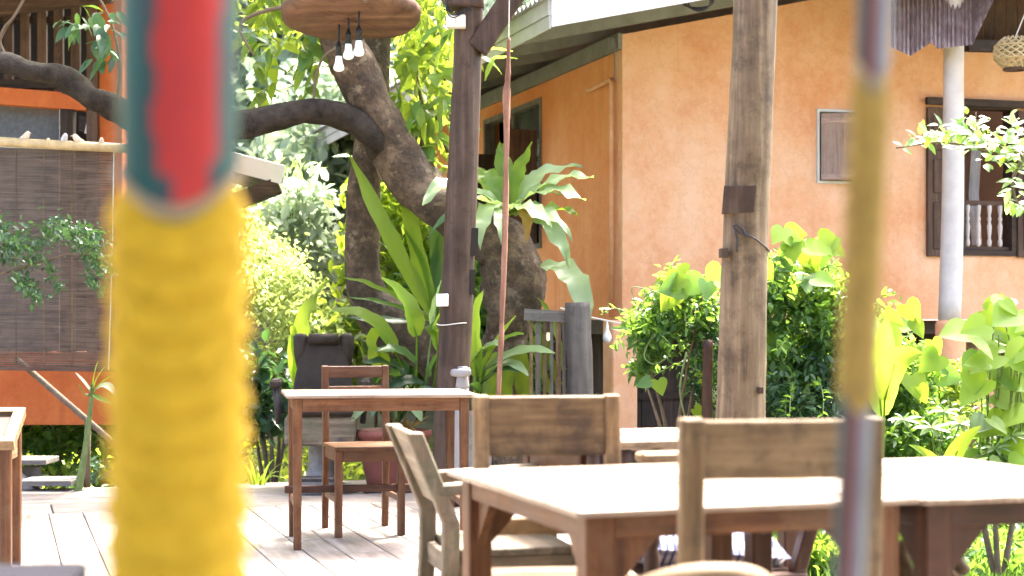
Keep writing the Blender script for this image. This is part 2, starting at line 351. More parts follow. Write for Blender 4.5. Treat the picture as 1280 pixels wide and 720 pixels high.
# ================================================================ ORANGE HOUSE (local x along U, y along V)
HC = Vector((.874, 13.3, 0))
house = thing('orange_house', 'orange plastered house on stilts with grey corrugated roof and white fascia', 'house', HC, YAW)
SL = .22; ZB = 1.1
def ztop(x): return 3.36 + SL * x
def wall_holes(axis, a0, a1, zb, zt, holes, th):
    mb = MB(); A = sorted({a0, a1, *[h[0] for h in holes], *[h[1] for h in holes]}); Zs = sorted({zb, *[h[2] for h in holes], *[h[3] for h in holes]})
    def q(a, z, d): return (a, d, z) if axis == 'x' else (d, a, z)
    rows = Zs + [None]
    for i in range(len(A) - 1):
        for j in range(len(rows) - 1):
            z0 = rows[j]; am = (A[i] + A[i + 1]) / 2
            zl, zr = (zt(A[i]), zt(A[i + 1])) if rows[j + 1] is None else (rows[j + 1],) * 2
            zm = (z0 + zl) / 2
            if any(h[0] < am < h[1] and h[2] < zm < h[3] for h in holes): continue
            for d in (0, th): mb.add([q(A[i], z0, d), q(A[i + 1], z0, d), q(A[i + 1], zr, d), q(A[i], zl, d)], [(0, 1, 2, 3)])
    for h in holes + [(a0, a1, zb, zt(a0))]:
        for (p, r_) in (((h[0], h[2]), (h[1], h[2])), ((h[1], h[2]), (h[1], h[3])), ((h[1], h[3]), (h[0], h[3])), ((h[0], h[3]), (h[0], h[2]))):
            mb.add([q(*p, 0), q(*r_, 0), q(*r_, th), q(*p, th)], [(0, 1, 2, 3)])
    return mb
W1 = (1.70, 2.24, 2.22, 2.83); W2 = (3.06, 3.56, 1.66, 2.90); WS = (2.06, 3.95, 1.75, 3.12)
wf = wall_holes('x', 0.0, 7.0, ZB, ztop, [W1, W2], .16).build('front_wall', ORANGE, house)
wl = wall_holes('y', 0.161, 8.6, ZB, lambda y: 3.36, [WS], .16).build('side_wall', ORANGE_SHADE, house)
MB().box(.01, 6.9, .17, 8.4, ZB - .12, ZB - .01).build('floor_slab', W_DARK['x'], house)
MB().box(1.0, 6.8, 1.6, 1.7, ZB, 3.7).build('inner_wall', INK, house)
MB().box(.9, 1.0, 1.6, 8.5, ZB, 3.7).build('inner_wall', INK, house)
for (x, y, r) in ((-.095, -.02, .12), (3.4, .3, .1), (-.1, 4.2, .1)):
    MB().box(x, x + r * 1.8, y, y + r * 1.8, GZ - .05, ZB - .002).build('pillar', ORANGE, house, bev=.012)
# plank skirt under the floor
for i in range(24):
    x = .14 + i * .19
    MB().box(x, x + .185, .9 + random.uniform(0, .012), .93, GZ - .02, ZB - .12).build('plank', W_DARK['z'], house)
MB().box(.1, 4.8, .86, .9, .42, .48).build('ledger', W_DARK['x'], house)
for i in range(12):
    y = 1.0 + i * .2
    MB().box(.55, .58, y, y + .195, GZ - .02, ZB - .12).build('plank', W_DARK['z'], house)
# roof
rx0, rx1, ry0, ry1 = -1.08, 5.0, -1.48, 8.8
rm = MB(); nw = 520; vs = []; fs = []
def rz_(x): return 3.36 + SL * x + .19
for i in range(nw + 1):
    y = ry0 - .05 + (ry1 - ry0) * i / nw; dz = .017 * math.sin(i * math.pi / 2.5)
    for t_ in (0, .012):
        for x in (rx0 - .07, rx1): vs.append((x, y, rz_(x) + .018 + dz + t_))
for i in range(nw):
    a = i * 4; b = a + 4
    fs += [(a, a + 1, b + 1, b), (a + 2, b + 2, b + 3, a + 3), (a, b, b + 2, a + 2)]
roof = rm.add(vs, fs).build('roof', ROOFM, house)
fb = MB(); fb.hexa([(rx0, ry0, rz_(rx0) - .19), (rx1, ry0, rz_(rx1) - .19), (rx1, ry0 + .03, rz_(rx1) - .19), (rx0, ry0 + .03, rz_(rx0) - .19),
                    (rx0, ry0, rz_(rx0)), (rx1, ry0, rz_(rx1)), (rx1, ry0 + .03, rz_(rx1)), (rx0, ry0 + .03, rz_(rx0))]).build('fascia_board', WHITE, roof)
MB().box(rx0 - .028, rx0 - .001, ry0 + .002, ry1, rz_(rx0) - .11, rz_(rx0) - .004).build('fascia_board', GFAS, roof)
MB().box(rx0 - .018, rx0 - .003, ry0 + .004, ry1, rz_(rx0) - .205, rz_(rx0) - .112).build('fascia_board', GFAS, roof)
for i in range(11):
    y = ry0 + .45 + i * .9
    MB().beam((rx0 + .02, y, rz_(rx0) - .07), (rx1, y, rz_(rx1) - .07), .06, .13).build('rafter', GREYB, roof)
for x in (-.95, -.5, -.05, .6, 1.4, 2.2):
    MB().box(x, x + .05, ry0 + .035, ry1, rz_(x) - .005, rz_(x) + .012).build('batten', GREYB, roof)
MB().box(-.035, -.003, .0, 8.5, 3.24, 3.37).build('wall_plate', GREYB, roof)
# conduit on the side wall
MB().tube([(-.04, .14, 1.12), (-.04, .14, 2.98), (-.04, .17, 3.02), (-.04, .62, 3.0), (-.06, .66, 3.0)], .019, 8).build('conduit', ORANGE, house, smooth=True)
MB().tube([(-.03, .10, 3.0), (-.03, .10, 3.3)], .006, 6).build('cable', PVC, house)
MB().box(-.075, -.003, .06, .14, 3.26, 3.34).build('junction_box', PVC, house, bev=.006)
# side window: frame, transom pane, shutters
def frame(mb, axis, a0, a1, z0, z1, d0, d1, t):
    for (p0, p1, q0, q1) in ((a0, a1, z1 - t, z1), (a0, a1, z0, z0 + t), (a0, a0 + t, z0 + t, z1 - t), (a1 - t, a1, z0 + t, z1 - t)):
        if axis == 'x': mb.box(p0, p1, d0, d1, q0, q1)
        else: mb.box(d0, d1, p0, p1, q0, q1)
    return mb
sw = frame(MB(), 'y', WS[0], WS[1], WS[2], WS[3], -.012, .10, .05).build('window', W_GREY['z'], house)
MB().box(.05, .06, WS[0] + .05, 3.0, 2.55, WS[3] - .05).build('pane', GLASSD, sw)
MB().box(.02, .07, WS[0] + .05, WS[1] - .05, 2.5, 2.55).build('transom', W_GREY['y'], sw)
MB().box(.01, .08, 2.98, 3.06, WS[2] + .05, WS[3] - .05).build('mullion', W_GREY['z'], sw)
sh = MB().box(-.30, -.02, WS[0] + .08, WS[0] + .12, WS[2] + .04, 2.83).build('shutter', W_BRN['z'], sw, bev=.004)
MB().box(-.31, -.02, 3.2, 3.24, WS[2] + .04, 2.7).build('shutter', W_BRN['z'], sw, bev=.004)
# small front window
w1 = frame(MB(), 'x', *W1, -.02, .10, .02).build('window', WHITE, house)
MB().box(W1[0] + .035, W1[1] - .035, .06, .07, W1[2] + .035, W1[3] - .035).build('pane', GLASSD, w1)
Ms = Matrix.Translation((W1[0] + .03, -.025, 0)) @ Matrix.Rotation(R(-24), 4, 'Z')
shm = MB().box(0, .36, -.022, 0, W1[2] + .02, W1[3] - .04, Ms).build('shutter', W_MAU['z'], w1, bev=.003)
MB().box(.0, .36, -.034, -.0225, W1[2] + .03, W1[2] + .07, Ms).build('batten', W_MAU['x'], shm)
MB().box(.0, .36, -.034, -.0225, W1[3] - .12, W1[3] - .08, Ms).build('batten', W_MAU['x'], shm)
# window with balusters
w2 = MB()
frame(w2, 'x', W2[0] - .02, W2[1] + .02, W2[2] - .02, W2[3] + .03, -.02, .12, .045); w2.box(2.70, 3.92, -.06, -.021, W2[3] + .0, W2[3] + .06)
w2 = w2.build('window', W_DARK['x'], house)
for (a, b) in ((2.715, 3.035), (3.585, 3.905)):
    s_ = MB().box(a, b, -.036, -.004, W2[2] - .03, W2[3] - .02).build('shutter', W_BRN['z'], w2, bev=.004)
    for (z0, z1) in ((W2[2] + .03, W2[2] + .42), (W2[2] + .5, W2[2] + .78), (W2[2] + .86, W2[3] - .1)):
        MB().box(a + .05, b - .05, -.046, -.0365, z0, z1).build('panel', W_BRN['z'], s_, bev=.006)
MB().box(W2[0] + .02, W2[1] - .02, .02, .07, 2.07, 2.11).build('rail', W_BRN['x'], w2)
MB().box(W2[0] + .02, W2[1] - .02, .02, .07, 1.69, 1.72).build('rail', W_DARK['x'], w2)
bal = [(.012, 0), (.02, .02), (.02, .05), (.012, .07), (.018, .12), (.022, .17), (.012, .21), (.02, .235), (.012, .26), (.02, .31), (.021, .345), (.012, .355)]
for i in range(4):
    MB().lathe(bal, 8, (W2[0] + .075 + i * .105, .03, 1.72)).build('baluster', CONC, w2, smooth=True)
cu = MB(); vs = []
for i in range(13):
    for z in (1.75, 2.2, 2.6, 2.85): vs.append((3.40 + i * .008 + .02 * math.sin(z * 5), .4 + .018 * math.sin(i * 1.6), z))
cu.add(vs, [(i * 4 + k, i * 4 + 4 + k, i * 4 + 5 + k, i * 4 + 1 + k) for i in range(12) for k in range(3)]).build('curtain', plain('pale_grey_cloth', (.45, .46, .47), .9), w2, smooth=True)
# cable coil under the bargeboard
cc = thing('cable_coil', 'loose coil of thin dark cable hanging from the white fascia', 'cable', P(872, 2, 12.0))
for k in range(3):
    pts = [P(872 + (20 - 3 * k) * math.cos(a) + k, 0 + (8 + 2 * k) * math.sin(a) + 2, 12.0 - .02 * k) for a in np.linspace(0, 2 * math.pi, 16)]
    MB().tube(pts, .006, 5).build('loop', IRON, cc, world=True)
# ---- porch sheet, post and lamp at the right end
py = 13.0
post = thing('porch_post', 'round pale concrete post on thick orange plaster base against orange house', 'post', P(1187, 510, 13.1) * 1)
post.location.z = GZ
px_tube(MB(), [(1193, -30, 13.1, 25), (1192, 100, 13.1, 25.5), (1191, 250, 13.1, 27), (1187, 402, 13.1, 28)], 14, .02).build('shaft', CONC, post, True, True)
bpt = P(1188, 400, 13.1); MB().lathe([(.115, GZ - bpt.z), (.118, -.3), (.116, -.03), (.10, -.005), (.08, 0)], 18, bpt).build('base', ORANGE, post, True, True)
ps = thing('porch_roof', 'rusty ribbed porch roof with ragged lower edge beside grey post', 'roof', P(1180, 60, 12.9))
def sheet(xs_, ya, Y0, Y1, name, m):
    mb = MB(); vs = []; n = len(xs_)
    for i, (x, yb, yt) in enumerate(xs_):
        d = .02 * math.sin(i * 1.9)
        a = P(x, yb, Y0 + d); b = P(x, yt, Y1 + d); vs += [a, b, a + Vector((0, .02, .012)), b + Vector((0, .02, .012))]
    fs = []
    for i in range(n - 1):
        k = i * 4; fs += [(k, k + 4, k + 5, k + 1), (k + 2, k + 3, k + 7, k + 6), (k, k + 2, k + 6, k + 4)]
    return mb.add(vs, fs).build(name, m, ps, True)
RUST = wood('faded_rusty_sheet', (.18, .11, .10), (.36, .255, .235), (.52, .42, .40), 'z', .6, grain=20, stain=(.25, .14, .11))
def rag(x):
    if x < 1138: return 60 + (x - 1116) * .45
    if x < 1164: return 70 - (x - 1138) * .65
    if x < 1172: return 53 + (x - 1164) * 1.0
    if x < 1216: return 61 - (x - 1172) * .12
    return 55 - (x - 1216) * 2.1
sheet([(x, rag(x), -60) for x in np.arange(1114, 1268, 1.7)], 0, 12.8, 13.35, 'ribbed_sheet', RUST)
MB().beam(P(1208, 57, 13.25), P(1420, 63, 13.9), .07, .09).build('beam', W_DARK['x'], ps, True)
for i in range(9):
    a = P(1222 + i * 14, -60, 13.3 + i * .06); b = P(1222 + i * 14, 56, 13.5 + i * .06)
    MB().beam(a, b, .085, .02, up=Vector((0, 1, 0))).build('board', W_DRED['z'], ps, True)
MB().hexa([HC + U * a_ + V * b_ + ZU * z_ for (a_, b_, z_) in ((2.25, -1.75, 3.78), (7.0, -1.75, 3.78), (7.0, -.01, 4.3), (2.25, -.01, 4.3), (2.25, -1.75, 3.81), (7.0, -1.75, 3.81), (7.0, -.01, 4.33), (2.25, -.01, 4.33))]).build('unseen_shade_sheet', RUST, ps, True)  # unseen sheet above the view, added to shade the house wall
lampc = P(1268, 66, 12.8)
bl = thing('woven_lamp', 'round open weave bamboo lantern hanging under the porch roof', 'lamp', lampc)
r0 = .155
for k in range(14):
    for sgn in (1, -1):
        pts = []
        for t in np.linspace(-.95, .95, 12):
            a = 2 * math.pi * k / 14 + sgn * t * 1.25; rr_ = r0 * math.cos(t * 1.35) ** .6
            pts.append(lampc + Vector((rr_ * math.cos(a), rr_ * math.sin(a), t * .125)))
        MB().tube(pts, .0065, 4, cap=False).build('strip', BAMB, bl, True)
for z in (-.05, .05):
    MB().tube([lampc + Vector((r0 * .97 * math.cos(a), r0 * .97 * math.sin(a), z)) for a in np.linspace(0, 2 * math.pi, 25)], .006, 4, cap=False).build('hoop', BAMB, bl, True)
MB().tube([lampc + Vector((r0 * .5 * math.cos(a), r0 * .5 * math.sin(a), -.125)) for a in np.linspace(0, 2 * math.pi, 17)], .012, 5, cap=False).build('rim', W_BRN['x'], bl, True)
MB().tube([lampc + Vector((0, 0, .1)), P(1284, 10, 12.85), P(1300, -60, 12.9)], .005, 5).build('cord', CORD, bl, True)
# ================================================================ LEFT HOUSE behind the blind
lh = thing('timber_house', 'dark timber house with deep orange plaster band behind the bamboo blind', 'house', P(40, 600, 13.2)); lh.location.z = GZ
def prect(mb, x0, y0, x1, y1, Y, th=.1, dy=0):
    a = P(x0, y0, Y); b = P(x1, y1, Y)
    return mb.box(a.x, b.x, Y + dy, Y + th + dy, b.z, a.z)
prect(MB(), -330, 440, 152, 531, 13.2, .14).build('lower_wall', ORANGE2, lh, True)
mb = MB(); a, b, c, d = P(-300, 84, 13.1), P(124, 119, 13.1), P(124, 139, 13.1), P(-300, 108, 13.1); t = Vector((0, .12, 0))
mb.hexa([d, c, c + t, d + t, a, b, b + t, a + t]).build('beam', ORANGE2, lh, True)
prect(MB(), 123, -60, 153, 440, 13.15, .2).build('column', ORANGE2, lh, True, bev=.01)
prect(MB(), 108, -60, 121, 440, 13.1, .1).build('column', W_BRN['z'], lh, True)
prect(MB(), 75, 130, 91, 440, 13.12, .1).build('column', W_DARK['z'], lh, True)
for x in range(-290, 118, 21):
    prect(MB(), x, -40, x + 11, 118 + x * .07, 13.16, .05, random.uniform(0, .01)).build('slat', W_BRN['z'], lh, True)
prect(MB(), -300, 20 , 122, 28, 13.2, .06).build('rail', W_DARK['x'], lh, True)
prect(MB(), -300, 99, 122, 110, 13.14, .09).build('rail', W_DARK['x'], lh, True)
prect(MB(), -300, 128, 74, 440, 13.3, .04).build('screen', MESHG, lh, True)
prect(MB(), -330, -80, 160, 470, 15.0, .1).build('inner_wall', INK, lh, True)
prect(MB(), -330, 440, 152, 452, 13.22, 2.0).build('floor', W_DARK['x'], lh, True)
prect(MB(), -330, 520, 152, 640, 15.4, .1).build('inner_wall', INK, lh, True)
rf = MB(); A = P(354, 229, 14.2); B = P(110, 166, 14.9); up = Vector((0, 0, .14)); bk = Vector((-1.3, 1.2, .35))
rf.hexa([A, B, B + bk, A + bk * .2 + Vector((-.25, 1.2, 0)), A + up, B + up, B + bk + up, A + bk * .2 + up + Vector((-.25, 1.2, 0))]).build('roof', W_DARK['x'], lh, True)
MB().beam(A + Vector((0, -.03, .07)), B + Vector((0, -.03, .07)), .03, .16).build('fascia_board', WHITE, lh, True)
MB().beam(P(285, 256, 14.3), P(349, 232, 14.35), .3, .13).build('rafter', W_DARK['x'], lh, True)
# roof edge beam in the top left corner
MB().beam(P(-120, 18, 11.9), P(139, -12, 11.9), .1, .17).build('eave_beam', W_BRN['x'], lh, True, bev=.01)
MB().hexa([(-5.2, 11.15, 3.36), (-2.55, 11.15, 3.36), (-2.55, 15.4, 4.8), (-5.2, 15.4, 4.8), (-5.2, 11.15, 3.40), (-2.55, 11.15, 3.40), (-2.55, 15.4, 4.84), (-5.2, 15.4, 4.84)]).build('roof', ROOFM, lh, True)
# bamboo blind
YB = 11.3
bd = thing('bamboo_blind', 'brown bamboo roller blind hanging in front of the timber house', 'blind', P(40, 462, YB))
mb = MB(); ny = 210
for i in range(ny):
    y = 187 + (462 - 187) * i / ny
    a = P(-150, y - 4 + random.uniform(-.2, .2), YB); b = P(144 + random.uniform(-1, .6), y + 2.5 + random.uniform(-.2, .2), YB)
    mb.beam(a + Vector((0, random.uniform(-.002, .002), 0)), b, .003, .0058)
BLM = wood('blind_slat', (.035, .022, .014), (.105, .07, .046), (.20, .145, .10), 'x', .6, grain=60)
mb.build('slats', BLM, bd, True, kind='stuff')
mb = MB(); mb.tube([P(-150, 167, YB - .03), P(30, 179, YB - .03), P(168, 186, YB - .03)], .032, 12, .03)
rod = mb.build('bamboo_rod', BAMB, bd, True, True)
for x in (60, -60): MB().tube([P(x - 1, 177.5 + (x - 30) * .05, YB - .03), P(x + 1, 177.6 + (x - 30) * .05, YB - .03)], .035, 12).build('node', BAMB, rod, True, True)
MB().beam(P(-150, 458, YB - .01), P(145, 462, YB - .01), .02, .03).build('bottom_rail', W_BRN['x'], bd, True)
for i, x in enumerate((-90, -20, 20, 55, 90)):
    MB().tube([P(x, 188, YB - .006), P(x, 462, YB - .006)], .0022, 4).build('stitch_cord', W_OLD['z'], bd, True)
MB().tube([P(142.5, 190, YB - .02), P(141, 300, YB - .02), P(136, 462, YB - .02)], .004, 5).build('pull_cord', CORD, bd, True)
MB().tube([P(-150, 176, YB - .02), P(143, 189.5, YB - .02)], .006, 5).build('top_cord', CORD, bd, True)
# bird figures on the rod
def bird(x, y, h, dirx, col, label):
    base = P(x, y, YB - .03); k = h / F * YB
    t = thing('bird_figure', label, 'figurine', base)
    D = Vector((dirx, -.25, 0)).normalized() * k
    pts = [base - D * .62 + ZU * k * .22, base - D * .35 + ZU * k * .32, base + ZU * k * .38, base + D * .22 + ZU * k * .62, base + D * .3 + ZU * k * .8, base + D * .34 + ZU * k * .97]
    MB().tube([Vector(p[:3]) for p in smoothpts([tuple(p) for p in pts], 3)], list(np.interp(np.linspace(0, 5, 16), range(6), [.03 * k, .17 * k, .33 * k, .27 * k, .22 * k, .08 * k])), 10).build('body', col, t, True, True)
    MB().tube([base + D * .45 + ZU * k * .82, base + D * .72 + ZU * k * .74], [.07 * k, .01 * k], 6).build('beak', col, t, True)
    MB().tube([base + ZU * k * .1, base - ZU * .012], .12 * k, 8).build('foot', col, t, True)
CRM = plain('cream_glaze', (.62, .50, .38), .5, .1, 20, 0); WHG = plain('pale_grey_glaze', (.55, .54, .55), .5, .15, 20, 0)
bird(31, 177.5, 14, .9, CRM, 'cream bird figurine sitting alone over the grey screen, on the bamboo rod')
bird(80, 179.5, 13, .2, WHG, 'pale grey bird figurine on the bamboo rod, back to its cream partner')
bird(98, 181, 14, -.9, CRM, 'cream bird figurine turned towards the pale grey bird on the rod')
bird(127, 183, 11, .05, CRM, 'smallest slim pale bird figurine on the rod before the orange column')
# stair and handrail
st = thing('garden_stair', 'weathered grey wooden stair with open treads rising beside the deck', 'stair', P(60, 640, 11)); st.location.z = GZ
for (x0, x1, y, Y) in ((-70, 57, 575, 11.3), (-5, 57, 575.5, 11.25), (22, 89, 601, 10.95), (58, 112, 625, 10.75)):
    a = P(x0, y, Y); b = P(x1, y + 3, Y)
    if x0 == -5: continue
    MB().box(a.x, b.x, Y, Y + .34, a.z - .035, a.z, j=.002).build('tread', W_GREY['x'], st, True, bev=.004)
MB().beam(P(-30, 560, 11.5), P(84, 660, 11.05), .05, .15).build('stringer', W_GREY['x'], st, True)
for (x, y, Y) in ((40, 583, 11.45), (75, 611, 11.1)): MB().beam(P(x, y, Y), gp(x, Y), .12, .05, up=Vector((0, 1, 0))).build('riser_block', W_GREY['z'], st, True)
hr = thing('stair_handrail', 'slanting brown pole handrail crossing the orange wall beside the stair', 'handrail', P(111, 630, 11.2)); hr.location.z = GZ
MB().tube([P(20, 448, 11.4), P(140, 552, 11.2), P(200, 602, 11.1)], .022, 8).build('rail', TWIG, hr, True, True)
MB().tube([P(110, 522, 11.25), P(109, 575, 11.25), P(109, 645, 11.25)], .022, 8, .05).build('upright', TWIG, hr, True, True)
# ================================================================ BIG TREE
tree = thing('spreading_tree', 'old leaning tree with mottled bark, forked limbs and glossy leaves behind the deck', 'tree', P(600, 520, 11.6)); tree.location.z = GZ
tk = MB()
px_tube(tk, [(615, 640, 11.7, 110), (622, 520, 11.7, 84), (632, 420, 11.6, 56), (640, 385, 11.5, 70), (640, 345, 11.5, 82), (630, 310, 11.5, 74), (596, 286, 11.55, 60), (550, 256, 11.6, 62), (508, 214, 11.6, 60), (474, 150, 11.5, 56), (448, 95, 11.4, 55), (428, 55, 11.3, 52), (405, 0, 11.2, 46), (380, -70, 11.1, 40)], 18, .10, 5, 3)
tk.build('trunk', BARK, tree, True, True)
mb = px_tube(MB(), [(645, 400, 11.45, 22), (655, 370, 11.42, 50), (650, 335, 11.4, 52), (640, 305, 11.42, 40), (636, 285, 11.45, 24)], 14, .14, 4, 9)
mb.build('stump', BARK, tree, True, True)
px_tube(MB(), [(600, 600, 11.9, 80), (575, 480, 11.9, 78), (535, 430, 11.9, 72), (490, 405, 11.95, 66), (462, 375, 12.0, 52), (453, 320, 12.0, 44), (454, 250, 12.0, 41), (462, 180, 12.05, 38), (470, 90, 12.1, 34), (480, -60, 12.1, 28)], 16, .10, 4, 5).build('trunk', BARK, tree, True, True)
px_tube(MB(), [(482, 190, 11.6, 44), (462, 165, 11.4, 36), (430, 146, 11.3, 32), (390, 139, 11.2, 33), (340, 148, 11.2, 34), (290, 158, 11.1, 33), (215, 164, 11.0, 33), (170, 150, 10.9, 34), (135, 130, 10.85, 31), (112, 122, 10.8, 29), (92, 104, 10.8, 33), (70, 94, 10.75, 27), (40, 89, 10.7, 26), (10, 80, 10.7, 27), (-40, 74, 10.6, 24), (-140, 60, 10.6, 22)], 14, .13, 4, 8).build('branch', BARKD, tree, True, True)
px_tube(MB(), [(12, 78, 10.7, 7), (0, 55, 10.68, 5), (6, 35, 10.65, 5), (18, 20, 10.6, 4), (40, -20, 10.6, 3)], 6, .1).build('twig', TWIG, tree, True, True)
px_tube(MB(), [(392, 138, 11.2, 4), (394, 100, 11.15, 4), (404, 72, 11.1, 3.5), (420, 60, 11.1, 3)], 6, .05).build('twig', TWIG, tree, True, True)
for pts in ([(147, 125, 10.8, 4), (150, 80, 10.75, 4), (140, 30, 10.7, 3), (120, -10, 10.7, 3)], [(400, 20, 11.3, 9), (350, 10, 11.3, 6), (300, 30, 11.35, 4), (318, 70, 11.3, 3)],
            [(430, 60, 11.3, 12), (480, 20, 11.5, 10), (540, -10, 11.6, 8), (575, 30, 11.6, 5)], [(520, 225, 11.7, 8), (530, 150, 11.8, 6), (520, 80, 11.8, 5), (550, 40, 11.8, 4)], [(555, 100, 11.8, 4), (590, 60, 11.6, 3), (612, 55, 11.0, 3)], [(560, 190, 11.9, 5), (545, 140, 11.9, 4), (575, 110, 11.9, 3)]):
    px_tube(MB(), pts, 6, .05).build('branch', TWIG, tree, True, True)
# broad leaf, one shared mesh
def blade(L=1., w=.4, bend=.25, n=6):
    mb = MB(); vs = []; fs = []
    for i in range(n + 1):
        t = i / n; h = w / 2 * (math.sin(math.pi * min(1, (t * .97 + .02)) ** .75)) ** .85
        for k in (-1, 0, 1): vs.append((k * h, t * L, .18 * abs(k) * h - bend * t * t * L + .012 * math.sin(t * 19 + k)))
    for i in range(n):
        for k in range(2): fs.append((i * 3 + k, i * 3 + k + 1, i * 3 + k + 4, i * 3 + k + 3))
    return mb.add(vs, fs)
_bl = {}
def put_leaf(parent, m, pos, size, d, up, shape=0, name='leaf'):
    key = (m.name, shape)
    if key not in _bl:
        o = blade(1, (.38, .5, .3)[shape], (.22, .3, .15)[shape]).build(name, m, smooth=True); _bl[key] = o.data; bpy.data.objects.remove(o)
    o = bpy.data.objects.new(name, _bl[key]); C.link(o); o.parent = parent
    y = Vector(d).normalized(); x = y.cross(Vector(up)).normalized(); z = x.cross(y)
    M = Matrix.Translation(pos) @ Matrix((x, y, z)).transposed().to_4x4() @ Matrix.Scale(size, 4)
    o.matrix_basis = wm(parent).inverted() @ M; return o
def sprays(parent, m, boxes, seed, size=(.12, .2), ms=None):
    r = random.Random(seed)
    for (x0, y0, x1, y1, Y0, Y1, n) in boxes:
        for i in range(n):
            if i % 5 == 0:
                c = P(r.uniform(x0, x1), r.uniform(y0, y1), r.uniform(Y0, Y1)); fx = r.uniform(-1, 1)
            d = Vector((fx * .6 + r.uniform(-.8, .8), r.uniform(-.8, .5), r.uniform(-1.2, .15))); q = c + Vector((r.uniform(-.06, .06), r.uniform(-.06, .06), r.uniform(-.06, .06)))
            put_leaf(parent, m if not ms else r.choice(ms), q, r.uniform(*size), d, (r.uniform(-.5, .5), r.uniform(-1, .2), 1), r.choice((0, 1, 1, 2)))
crown_m = [L_TREE, L_TREE, L_LIME, L_MID]
sprays(tree, L_TREE, [(305, 0, 400, 70, 11.0, 11.6, 30), (330, 50, 420, 130, 11.2, 11.6, 22), (495, 30, 565, 140, 11.3, 11.9, 60), (500, 130, 560, 215, 11.6, 12.1, 40), (310, 70, 345, 110, 11.3, 11.6, 8), (540, 0, 568, 60, 11.3, 11.8, 18), (600, 50, 616, 75, 10.9, 11.1, 5)], 21, (.11, .21), crown_m)
sprays(tree, L_DARK, [(45, 18, 140, 50, 10.5, 10.9, 40), (95, 40, 140, 75, 10.5, 10.8, 15)], 22, (.09, .16), [L_DARK, L_DARK, L_MID])
pts = np.concatenate([np.array([P(random.gauss(cx, sx), random.gauss(cy, sy), random.uniform(11.6, 13.0)) for _ in range(n)]) for cx, sx, cy, sy, n in ((340, 30, 5, 26, 260), (535, 26, 40, 45, 420), (540, 22, 160, 45, 240), (400, 80, -60, 30, 700))])
leaf_cloud('crown', tree, L_TREE, pts, .13, .42, .9, seed=5)
# canopy above the picture, shading part of the deck's left side
ctr = [P(60, -260, 11.2), P(-150, -190, 11.4), P(330, -200, 12.2), P(500, -160, 12.4)]
pts = np.concatenate([clumps(c, (1.3, 1.0, .5), 34, 26, .16, 30 + i, .3) for i, c in enumerate(ctr)])
leaf_cloud('crown', tree, L_TREE, pts, .17, .42, .8, seed=6)
# ================================================================ BIRD'S NEST FERNS
f1 = thing('birds_nest_fern', 'pale wavy fern rosette growing on top of the thick tree stump', 'fern', P(636, 270, 11.3))
b0 = (634, 268); k = dict(wave=.16)
for (m, c, t, w, dy) in ((L_PALE, (690, 210), (742, 222), 22, (0, -.25, -.3)), (L_PALE, (680, 215), (732, 252), 24, (0, -.3, -.45)), (L_FERN, (675, 255), (722, 266), 24, (0, -.2, -.3)), (L_PALE, (690, 250), (712, 335), 24, (0, -.3, -.4)),
        (L_PALE, (725, 320), (738, 412), 27, (0, -.2, -.35)), (L_FERN, (642, 220), (666, 178), 17, (0, .05, .1)), (L_FERN, (640, 225), (655, 195), 22, (0, .2, .35)), (L_PALE, (560, 195), (528, 258), 24, (0, -.2, -.4)), (L_DARK, (590, 215), (534, 300), 12, (0, -.1, -.2)),
        (L_PALE, (603, 230), (600, 312), 20, (0, -.35, -.5)), (L_PALE, (622, 245), (627, 305), 16, (0, -.4, -.5)), (L_FERN, (612, 215), (603, 212), 24, (0, .1, .2)), (L_DEAD, (665, 235), (658, 304), 17, (0, -.3, -.4)), (L_PALE, (650, 215), (700, 245), 22, (0, .3, .4)), (L_FERN, (610, 235), (585, 195), 20, (0, .2, .3)), (L_PALE, (650, 230), (690, 205), 18, (0, .3, .5)), (L_PALE, (660, 205), (728, 208), 20, (0, .1, .1)), (L_PALE, (672, 235), (716, 300), 18, (0, -.4, -.6)), (L_FERN, (600, 200), (560, 225), 20, (0, .1, .1)), (L_PALE, (655, 240), (690, 285), 20, (0, -.5, -.7)), (L_FERN, (630, 205), (625, 178), 20, (0, .3, .5)), (L_PALE, (585, 225), (560, 275), 20, (0, -.4, -.6))):
    s0 = (675, 334) if t == (738, 412) else b0
    pstrap('frond', f1, m, 11.3, s0, c, t, w * 1.15, dy, **k)
f2 = thing('birds_nest_fern', 'long bright green fern fronds springing from the low bent trunk', 'fern', P(545, 405, 11.5))
for (m, c, t, w, dy) in ((L_FERN, (485, 300), (436, 190), 24, (0, -.1, .0)), (L_FERN, (515, 310), (503, 215), 22, (0, .1, .2)), (L_MID, (540, 320), (562, 255), 16, (0, .3, .5)), (L_FERN, (475, 352), (428, 347), 14, (0, -.3, -.4)), (L_MID, (490, 375), (437, 372), 11, (0, -.3, -.3)),
        (L_DARK, (490, 400), (430, 398), 14, (0, -.2, -.3)), (L_FERN, (540, 330), (500, 280), 9, (0, .1, .1)), (L_MID, (520, 330), (470, 300), 8, (0, .2, .2)), (L_MID, (545, 300), (535, 225), 12, (0, .4, .5)), (L_FERN, (570, 330), (560, 290), 14, (0, .3, .3))):
    pstrap('frond', f2, m, 11.5, (545, 405), c, t, w, dy, wave=.09)
f3 = thing('birds_nest_fern', 'single wavy bright fern plant beside the dark barber chair', 'fern', P(372, 500, 11.6)); f3.location.z = GZ
for (c, t, w) in (((360, 400), (412, 350), 24), ((375, 420), (362, 400), 14), ((395, 440), (405, 410), 20), ((385, 455), (425, 425), 22)):
    pstrap('frond', f3, L_FERN, 11.6, (374, 500), c, t, w, (0, 0, -.1), wave=.12)
f4 = thing('birds_nest_fern', 'yellow green fern with wavy hanging fronds under the tree stump', 'fern', P(640, 460, 11.2)); f4.location.z = GZ
